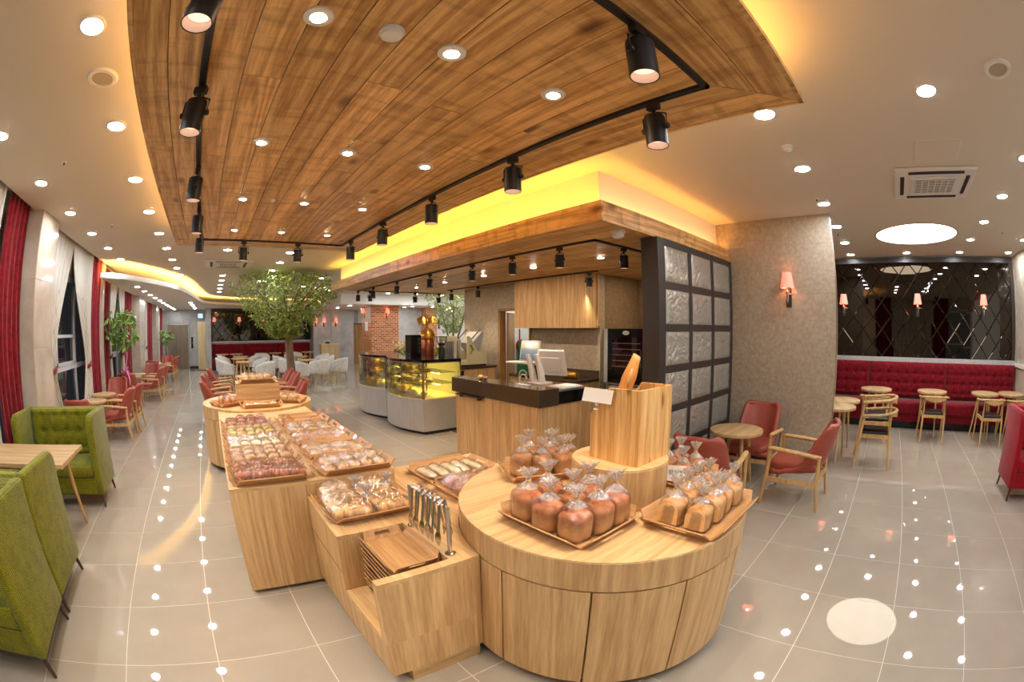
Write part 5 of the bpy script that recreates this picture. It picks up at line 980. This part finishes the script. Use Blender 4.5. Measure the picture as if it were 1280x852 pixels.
# wooden chairs by the crimson banquette
def make_woodchair(label,group=None):
    t = thing('wooden_chair',label,'chair',group=group)
    for s in (-1,1):
        ob('front_leg', MB().tube([(.25,s*.25,0),(.21,s*.235,.42),(.17,s*.25,.655)],[.013,.02,.014],10), 'chair_wood', t, smooth=True); ob('rear_leg', MB().tube([(-.27,s*.22,0),(-.20,s*.21,.42),(-.21,s*.2,.68)],[.013,.02,.015],10), 'chair_wood', t, smooth=True)
        ob('side_rail', MB().box(-.2,.21,s*.22-.012,s*.22+.012,.385,.43), 'chair_wood', t)
    ob('front_rail', MB().box(.19,.215,-.23,.23,.385,.43), 'chair_wood', t); ob('rear_rail', MB().box(-.215,-.19,-.21,.21,.385,.43), 'chair_wood', t)
    ob('seat_pad', MB().ext([(-.2,-.19),(.2,-.215),(.225,0),(.2,.215),(-.2,.19)],.43,.465), 'leather_black', t, smooth='all', bevel=.014)
    pts = []
    for k in range(17):
        a = PI*.5+PI*k/16; pts.append((-.06+.24*math.cos(a)*.95,.275*math.sin(a),.68+.03*abs(math.cos(a))))
    pts = [(.19,.265,.66)]+pts+[(.19,-.265,.66)]
    ob('arm_rail', MB().tube(pts,[.017]+[.018]*17+[.017],8,1.3), 'chair_wood', t, smooth=True)
    ob('back_slat', MB().sheet(lambda u,v: (-.06-.235*math.cos((u-.5)*1.7),.275*math.sin((u-.5)*1.7),.70-.075*v*(1-.5*abs(2*u-1))),12,4,.016), 'chair_wood', t, smooth='all'); return t
wch = make_woodchair('oak chair with black seat pad, lower of the two stacked beside the grey wall'); wch.location = (5.88,.02,0); wch.rotation_euler = (0,0,PI/2)
dup(wch,(5.90,.04,.16),PI/2+.02,'oak chair with black seat pad, upper of the two stacked beside the grey wall')
for i,(x,y,a,lab) in enumerate(((7.3,.08,0,'oak chair facing the banquette behind the stacked chairs'),(7.55,-1.05,0,'oak chair facing the banquette alone at the middle banquette table'),(7.48,-2.25,0,'oak chair facing the paired banquette tables, beside the red booth'),(7.45,-2.95,.2,'oak chair partly hidden behind the red booth'))): dup(wch,(x,y,0),a,lab)
rt4 = round_table('round oak table before the crimson banquette behind the stacked chairs',.31,.72,3); rt4.location = (7.97,.09,0)
for x,y,lab in ((8.0,-1.06,'round oak table alone at the middle of the crimson banquette'),(7.98,-2.23,'round oak table of the pair before the banquette, beside the middle table'),(8.05,-2.88,'round oak table of the pair before the banquette, next to the stone pier'),(6.45,.60,'taller rear round oak table beside the grey wall corner'),(5.87,.62,'front round oak table beside the grey wall corner')):
    o = dup(rt4,(x,y,0),.4,lab)
    if x<7: o.scale = (.9,.9,1)
# ---- booths
def make_booth(label,mat,w=1.17,d=.66,h=.92):
    t = thing('booth_sofa',label,'sofa'); z0 = .13; tw = .085
    def wing():
        P = [(-d/2,z0),(d/2-.01,z0),(d/2-.01,z0+.3)]; R = .10
        P += [(d/2-.01,h-R)]+[(d/2-.01-R+R*math.cos(a),h-R+R*math.sin(a)) for a in [PI/2*k/6 for k in range(1,7)]]+[(-d/2,h)]
        return P
    for s in (-1,1): ob('wing', MB().ext(wing(),s*(w/2-tw/2)-tw/2,s*(w/2-tw/2)+tw/2,'YZ'), mat, t, smooth=True, bevel=.024, seg=3)
    ob('back', MB().box(-w/2+tw,w/2-tw,-d/2,-d/2+.1,z0,h-.005), mat, t, smooth=True, bevel=.022, seg=3)
    L_ = w-2*tw-.004; H_ = h-.43; tb = tufted(int(L_/.02),int(H_/.02),L_,H_,depth=.03,base=.07,pitch_u=.18,pitch_v=.17)
    tb.xf(Matrix.Translation((L_/2,-d/2+.1,.42))@Matrix.Rotation(PI/2,4,'Z')); bp = ob('back_cushion', tb, mat, t, smooth='all')
    nu_ = int(L_/.18)
    for i in range(1,nu_+1):
        for j in range(2): ob('button', MB().ball((0,0,0),.011,.006,.011,8,5), mat, bp, loc=(L_/2-.18*i,-d/2+.1+.045,.42+.17*(j+.5)))
    ob('seat_cushion', MB().box(-w/2+tw+.003,w/2-tw-.003,-d/2+.12,d/2-.02,.30,.43), mat, t, smooth='all', bevel=.03, seg=3); ob('seat_base', MB().box(-w/2+tw,w/2-tw,-d/2+.08,d/2-.03,z0,.30), mat, t, bevel=.008)
    for sx in (-1,1):
        for sy in (-1,1): ob('leg', MB().tube([(sx*(w/2-.05),sy*(d/2-.05),z0+.01),(sx*(w/2-.03),sy*(d/2-.03),0)],[.02,.012],8), 'leg_brown', t, smooth=True)
    return t
gb1 = make_booth('green tufted booth sofa across the table facing the camera side','green_fabric'); gb1.location = (-2.045,4.68,0); gb1.rotation_euler = (0,0,PI); gb1['label'] = 'lime green tufted booth sofa by the stone column, beyond the booth table'
gb2 = dup(gb1,(-2.02,2.755,0),0,'lime green booth sofa with its seat toward the booth table'); gb3 = dup(gb1,(-2.015,2.07,0),PI,'lime green booth sofa standing back to back behind the booth at the table')
rb1 = make_booth('bright red booth sofa facing the seating floor near the stone pier','red_rib'); rb1.location = (5.12,-2.51,0); rb1.rotation_euler = (0,0,PI/2)
dup(rb1,(3.40,-2.52,0),-PI/2,'bright red booth sofa turned toward the opposite red booth')
bt = thing('booth_table','rectangular oak table with splayed legs between the green booths','table',(-2.1,3.69,0)); ob('table_top', MB().box(-.52,.60,-.33,.33,.685,.722), 'table_wood', bt, bevel=.003, seg=1); ob('apron', MB().box(-.5,.48,-.22,.22,.64,.686), 'chair_wood', bt)
for sx in (-1,1):
    for sy in (-1,1): ob('leg', MB().tube([(sx*.42,sy*.2,.68),(sx*.47,sy*.275,0)],[.026,.015],10), 'chair_wood', bt, smooth=True)
# ---- white tub chairs
def make_tub(label,group):
    t = thing('tub_chair',label,'chair',group=group)
    def f(u,v):
        a = (u-.5)*2*math.radians(128); b = abs(u-.5)*2; zt_ = .77-.19*b**2.2; r = .285+.03*v; return (-r*math.cos(a)*(1.0) ,r*math.sin(a),.30+(zt_-.30)*v)
    ob('shell', MB().sheet(f,22,6,.05), 'white_chair', t, smooth='all'); ob('seat', MB().lathe([(.2,.29),(.27,.32),(.275,.40),(.24,.43),(.05,.44)],24,(.01,0,0)), 'white_chair', t, smooth=True)
    ob('plastic_cover', MB().sheet(lambda u,v: ((u-.5)*.5,(v-.5)*.5,.46+.03*noise3(u*4,v*4,1,1.7)+.07*max(0,abs(v-.5)*2-.6)),12,12,.006), 'plastic_sheet', t, smooth='all')
    for sx in (-1,1):
        for sy in (-1,1): ob('leg', MB().tube([(sx*.15,sy*.15,.31),(sx*.22,sy*.21,0)],[.02,.012],8), 'chair_wood', t, smooth=True)
    return t
tb0 = make_tub('white upholstered tub chair under clear plastic near the indoor tree','white tub chairs')
TUB = [(.42,14.75,.35),(1.66,13.75,2.4),(.36,16.35,0),(1.65,15.5,PI),(2.72,13.3,.6),(3.45,13.65,1.75),(4.25,14.1,2.3),(2.6,14.75,0),(4.2,15.6,PI),(2.65,16.6,.2),(3.3,17.7,-1.6),(4.35,16.9,PI),(1.6,17.7,PI),(.45,17.9,0),(2.1,18.3,-1.4),(3.6,18.6,-1.5)]
for i,(x,y,a) in enumerate(TUB):
    o = tb0 if i==0 else dup(tb0); o.location = (x,y,0); o.rotation_euler = (0,0,a)
rt5 = round_table('round oak table among the white tub chairs',.33,.72,group='tables among the white chairs')
for i,(x,y) in enumerate(((1.04,14.45),(.98,16.3),(3.3,14.35),(3.35,16.4),(1.1,17.6))): (rt5 if i==0 else dup(rt5)).location = (x,y,0)
rt6 = round_table('round oak table before the far maroon banquette',.31,.72,group='tables at the far banquette')
for i,x in enumerate((.36,1.03,2.22,2.87,3.6,4.43)): (rt6 if i==0 else dup(rt6)).location = (x,19.68,0)
le = thing('lectern','pale timber reception desk near the concrete wall','desk',(5.0,18.0,0)); ob('front', MB().box(-.37,.4,-.2,-.17,0,1.1), 'partition_wood', le); ob('body', MB().box(-.36,.39,-.17,.2,0,1.08), 'partition_wood', le); ob('top', MB().box(-.38,.41,-.21,.21,1.08,1.11), 'partition_wood', le)
ph = thing('desk_phone','small black desk phone on the pale reception desk','phone',(4.95,18.0,1.11)); ob('base', MB().ext([(-.08,0),(.08,0),(.08,.02),(-.08,.06)],-.09,.09,'YZ'), 'black', ph); ob('handset', MB().tube([(-.07,0,.06),(0,0,.075),(.07,0,.06)],[.02,.012,.02],8), 'black', ph, smooth=True)
fx = thing('fire_hose_cabinet','tall timber cabinet with red lamp on the side of the brick pier','fire cabinet',(6.42,17.05,0)); ob('door', MB().box(-.06,0,-.28,.28,.1,1.3), 'door_wood', fx); ob('red_lamp', MB().ball((-.07,0,1.45),.04,.06,.06), 'red_plastic', fx, smooth=True); ob('notice', MB().box(-.012,-.0,-.16,.16,1.62,2.0), 'paper', fx); ob('plinth', MB().box(-.06,0,-.28,.28,0,.1), 'black', fx)
# ================================================================ CURTAINS
def curtain(label,y0,y1,mat,z1=3.12,z0=.02,x=-2.70,waves=None,amp=.035,group=None,sweep=0,tie=None,seed=0):
    if mat=='sheer_pattern': waves,amp = max(3,int((y1-y0)/.2)),.02
    waves = waves or max(3,int((y1-y0)/.13)); nu = waves*8; r = random.Random(seed); ph = r.uniform(0,6)
    t = thing('curtain',label,'curtain',(x,(y0+y1)/2,0),group=group); c = (y0+y1)/2
    def f(u,v):
        z = z1+(z0-z1)*v; a,b = y0,y1
        if tie:
            s = min(1,(z1-z)/(z1-tie)); k = s*s*(3-2*s)*.72 if z>=tie else .72-.30*((tie-z)/max(.01,tie-z0))**1.2
            if sweep<0: b = y1-(y1-y0)*k
            else: a = y0+(y1-y0)*k
        am = amp*(.55+.45*v)*(1+.4*math.sin(u*9+ph)); 
        return (am*math.sin(2*PI*waves*u+ph+.8*math.sin(4*v+ph)),a+(b-a)*u-c,z)
    dm = MB().sheet(f,nu,20,.008).mesh('drape',mat,'all'); at = dm.attributes.new('cloth','FLOAT_VECTOR','POINT'); vals = []
    for side in (0,1):
        for i in range(nu+1):
            for j in range(21): vals += [(i/nu)*(y1-y0)*1.25,0.0,z1+(z0-z1)*j/20]
    at.data.foreach_set('vector',vals); link('drape',dm,t); ob('curtain_rod', MB().tube([(0,y0-c,z1+.012),(0,y1-c,z1+.012)],.012,8), 'white_metal', t)
    if tie:
        ye = y0+(y1-y0)*.14 if sweep<0 else y1-(y1-y0)*.14
        ob('tie_band', MB().lathe([(.15,-.03),(.16,0),(.15,.03)],18).xf(Matrix.Diagonal((.42,1,1,1))@Matrix.Rotation(.2,4,'X')), 'curtain_red', t, smooth=True, loc=(0,ye-c,tie))
    return t
LZC = LZ
curtain('crimson drape behind the booth wall end, seen only in the mirror',-.4,.38,'curtain_red',seed=21); curtain('white sheer curtain at the near window seen only in the mirror',-2.6,-.5,'sheer_pattern',seed=22); curtain('crimson drape at the near window seen only in the mirror',-3.4,-2.65,'curtain_red',seed=23)
curtain('crimson drape beside the near stone column',4.27,4.93,'curtain_red',seed=1); curtain('white sheer curtain beside the crimson drape near the green booths',2.2,4.2,'sheer',seed=2)
curtain('narrow crimson drape just beyond the near stone column',5.70,6.02,'curtain_red',seed=3,x=-2.78); curtain('patterned white sheer curtain swept toward the near stone column',6.06,7.08,'sheer_pattern',sweep=-1,tie=1.2,seed=4,z0=.45); curtain('patterned white sheer curtain swept toward the crimson drape',7.1,8.47,'sheer_pattern',sweep=1,tie=1.15,seed=5,z0=.3)
curtain('crimson drape before the narrow stone pier',8.5,9.16,'curtain_red',seed=6)
curtain('crimson drape behind the first potted tree',9.32,10.05,'curtain_red',z1=LZC+.3,seed=7); curtain('white sheer curtain behind the first potted tree',10.12,10.96,'sheer_pattern',z1=LZC+.3,sweep=-1,tie=1.2,seed=8); curtain('white sheer curtain beside the third crimson drape',11.04,11.9,'sheer_pattern',z1=LZC+.3,sweep=1,tie=1.2,seed=9)
curtain('crimson drape before the second stone column',11.95,12.95,'curtain_red',z1=LZC+.3,seed=10); curtain('white sheer curtain beyond the second stone column',14.3,16.2,'sheer_pattern',z1=LZC+.3,sweep=1,tie=1.2,seed=11); curtain('crimson drape behind the second potted tree',16.2,17.45,'curtain_red',z1=LZC+.3,seed=12)
curtain('white sheer curtain near the lift lobby',18.4,20.0,'sheer',z1=LZC+.3,seed=13); curtain('last crimson drape near the lift lobby',20.0,21.0,'curtain_red',z1=LZC+.3,seed=14)
# ================================================================ PLANTS
def leaf_cloud(pts,size,seed,asp=.5,droop=.3):
    r = random.Random(seed); mb = MB()
    for p in pts:
        a = r.uniform(0,2*PI); e = r.uniform(-.9,.5)-droop; s = size*r.uniform(.7,1.3); d = Vector((math.cos(a)*math.cos(e),math.sin(a)*math.cos(e),math.sin(e))); sd = d.cross(Vector((r.uniform(-.5,.5),r.uniform(-.5,.5),1))).normalized()*s*asp*.5
        p = Vector(p); up = sd.cross(d).normalized()*s*.08
        mb.add([p,p+d*s*.5+sd-up,p+d*s,p+d*s*.5-sd-up,p+d*s*.5+up*.4],[(0,1,4),(1,2,4),(2,3,4),(3,0,4)])
    return mb
rt = random.Random(11); TX,TY = 1.90,10.55
tree = thing('indoor_tree','broad leafy indoor tree rising to the ceiling among the armchairs','tree',(TX,TY,0)); 
ob('trunk', MB().tube([(.06,0,0),(.05,.0,.5),(.03,0,.9),(0,0,1.3),(-.03,0,1.7),(-.03,0,2.0)],[.14,.115,.105,.10,.085,.06],12), 'bark', tree, smooth='all')
br_pts = []
for k in range(13):
    a = 2*PI*k/13+rt.uniform(-.2,.2); L_ = rt.uniform(.75,1.15); zt_ = rt.uniform(2.55,2.92); z0_ = rt.uniform(1.35,1.95); P = []
    for i in range(6):
        f = i/5; P.append((-.02+math.cos(a)*L_*f**1.1+rt.uniform(-.03,.03),math.sin(a)*L_*f**1.1+rt.uniform(-.03,.03),z0_+(zt_-z0_)*f**.8))
    ob('branch', MB().tube(P,[.042,.034,.026,.02,.014,.007],7), 'bark', tree, smooth='all'); br_pts += P[2:]
lp = []
while len(lp) < 5200:
    z = rt.uniform(1.55,3.02); R = .22+1.14*min(1,((z-1.5)/1.15))**.8; R *= 1-.25*max(0,(z-2.8)/.22); a = rt.uniform(0,2*PI); q = math.sqrt(rt.random())
    if z<2.0 and q<.3: continue
    x,y = R*q*math.cos(a),R*q*math.sin(a)
    if noise3(x,y,z,3.2) < -.12: continue
    lp.append((x*1.08-.1,y,z))
ob('foliage', leaf_cloud(lp,.10,5,.5), 'leaf', tree, kind='stuff')
ob('planter', MB().lathe([(.17,0),(.20,.2),(.20,.24),(.18,.24),(.17,.2)],28), 'oak_v', tree, smooth=True, loc=(.06,0,0)); ob('soil', MB().cyl(.06,0,.17,.2,.178,24), 'bark', tree)
def money_tree(label,x,y,ht,crown,bow=True):
    t = thing('potted_tree',label,'potted plant',(x,y,0)); r = random.Random(int(y*10)); ob('pot', MB().lathe([(.13,0),(.17,.28),(.18,.34),(.155,.34),(.15,.28)],24), 'white_plastic', t, smooth=True); ob('soil', MB().cyl(0,0,.27,.30,.15,20), 'bark', t)
    ob('trunk', MB().tube([(0,0,.28),(.02,.01,.7),(-.01,0,1.0),(.0,.0,ht-.35)],[.055,.045,.04,.03],10), 'bark', t, smooth='all'); P = []
    for k in range(int(210*crown)):
        a = r.uniform(0,2*PI); z = ht-.64*crown*r.random()**1.1; R = .36*crown*math.sqrt(r.random())*(1 if z>ht-.5*crown else .6); P.append((R*math.cos(a),R*math.sin(a)*1.0,z))
    ob('foliage', leaf_cloud(P,.17*crown**.5,int(y),.46,.45), 'leaf_dark', t); rbm = MB().sheet(lambda u,v: (.10+.10*u+.03*math.sin(9*u),-.12*u-.03+.11*(v-.5)+.03*math.sin(5*u),ht-.78-.75*u),12,2,.004)
    ob('ribbon', rbm, 'pink', t, smooth='all')
    if bow:
        b = ob('bow', MB().ball((.09,-.03,ht-.78),.05,.06,.05), 'bread_yellow', t, smooth=True)
        for k in range(14): a = k*2.4; ob('bow_loop', MB().sheet(lambda u,v,a=a,k=k: (.10+.08*math.sin(PI*u)*math.cos(a*.7),-.12+(.05+.13*math.sin(PI*u))*math.cos(a),.86+(.03+.11*math.sin(PI*u))*math.sin(a)+.05*(v-.5)),8,2,.003), 'pink', t, smooth='all')
money_tree('potted tree with pink ribbon and bow by the narrow stone pier',-2.28,9.74,2.16,1.15); money_tree('small potted tree with pink ribbon near the lift lobby',-2.2,18.5,1.78,.85,False)
bam = thing('bamboo_tree','tall feathery green tree in the bright lounge beyond the kitchen','tree',(8.15,13.0,0)); bp_ = []
for k in range(6):
    a = 2*PI*k/6; ob('stem', MB().tube([(.08*math.cos(a),.08*math.sin(a),.3),(.2*math.cos(a),.2*math.sin(a),1.4),(.55*math.cos(a),.55*math.sin(a),2.5)],[.035,.028,.012],8), 'bark', bam, smooth=True)
while len(bp_) < 1500:
    z = rt.uniform(1.6,2.95); R = .25+.75*((z-1.5)/1.4); a = rt.uniform(0,2*PI); q = math.sqrt(rt.random()); bp_.append((R*q*math.cos(a)-.1,R*q*math.sin(a),z))
ob('foliage', leaf_cloud(bp_,.12,9,.3,.5), 'leaf', bam, kind='stuff'); ob('planter', MB().lathe([(.25,0),(.3,.34),(.3,.4),(.26,.4)],24), 'white_plastic', bam, smooth=True)
pf = thing('flower_arrangement','pale yellow flowers with green leaves in a dark pot on the rear bar','flowers',(4.1,8.75,1.0)); ob('pot', MB().lathe([(.07,0),(.1,.10),(.09,.10)],18), 'black_gloss', pf, smooth=True); r_ = random.Random(4)
ob('leaves', leaf_cloud([(r_.uniform(-.12,.12),r_.uniform(-.16,.16),r_.uniform(.1,.26)) for _ in range(90)],.11,3,.4), 'leaf_dark', pf)
fl = MB()
for _ in range(26): fl.ball((r_.uniform(-.12,.12),r_.uniform(-.16,.16),r_.uniform(.24,.40)),.026,.026,.022,7,5)
ob('blossoms', fl, 'bread_cream', pf, smooth=True)
pic = thing('framed_picture','white framed picture with a dark emblem on the lounge wall','picture',(12.3,21.19,2.0)); ob('frame', MB().box(-.55,.55,-.03,0,-.6,.6), 'white_plastic', pic); ob('canvas', MB().box(-.5,.5,-.034,-.03,-.55,.55), 'paper', pic)
ob('emblem', MB().ext([(-.06,-.3),(.06,-.3),(.04,-.05),(.2,-.1),(.24,.05),(.14,.14),(.08,.02),(.08,.2),(0,.34),(-.08,.2),(-.08,.02),(-.14,.14),(-.24,.05),(-.2,-.1),(-.04,-.05)],-.038,-.034,'XZ'), 'ink', pic)
ls = thing('lounge_sofa','low yellow-green sofa in the lounge beyond the glass cases','sofa',(8.7,15.0,0)); ob('seat', MB().box(-.9,.9,-.35,.35,.1,.45), 'green_fabric', ls, bevel=.04); ob('backrest', MB().box(-.9,.9,.2,.4,.3,.95), 'green_fabric', ls, bevel=.05)
for s in (-1,1): ob('armrest', MB().box(s*.95-.09,s*.95+.09,-.35,.4,.05,.62), 'green_fabric', ls, bevel=.03)
for s in (-1,1): ob('leg', MB().cyl(s*.8,0,0,.11,.03,10), 'leg_brown', ls)
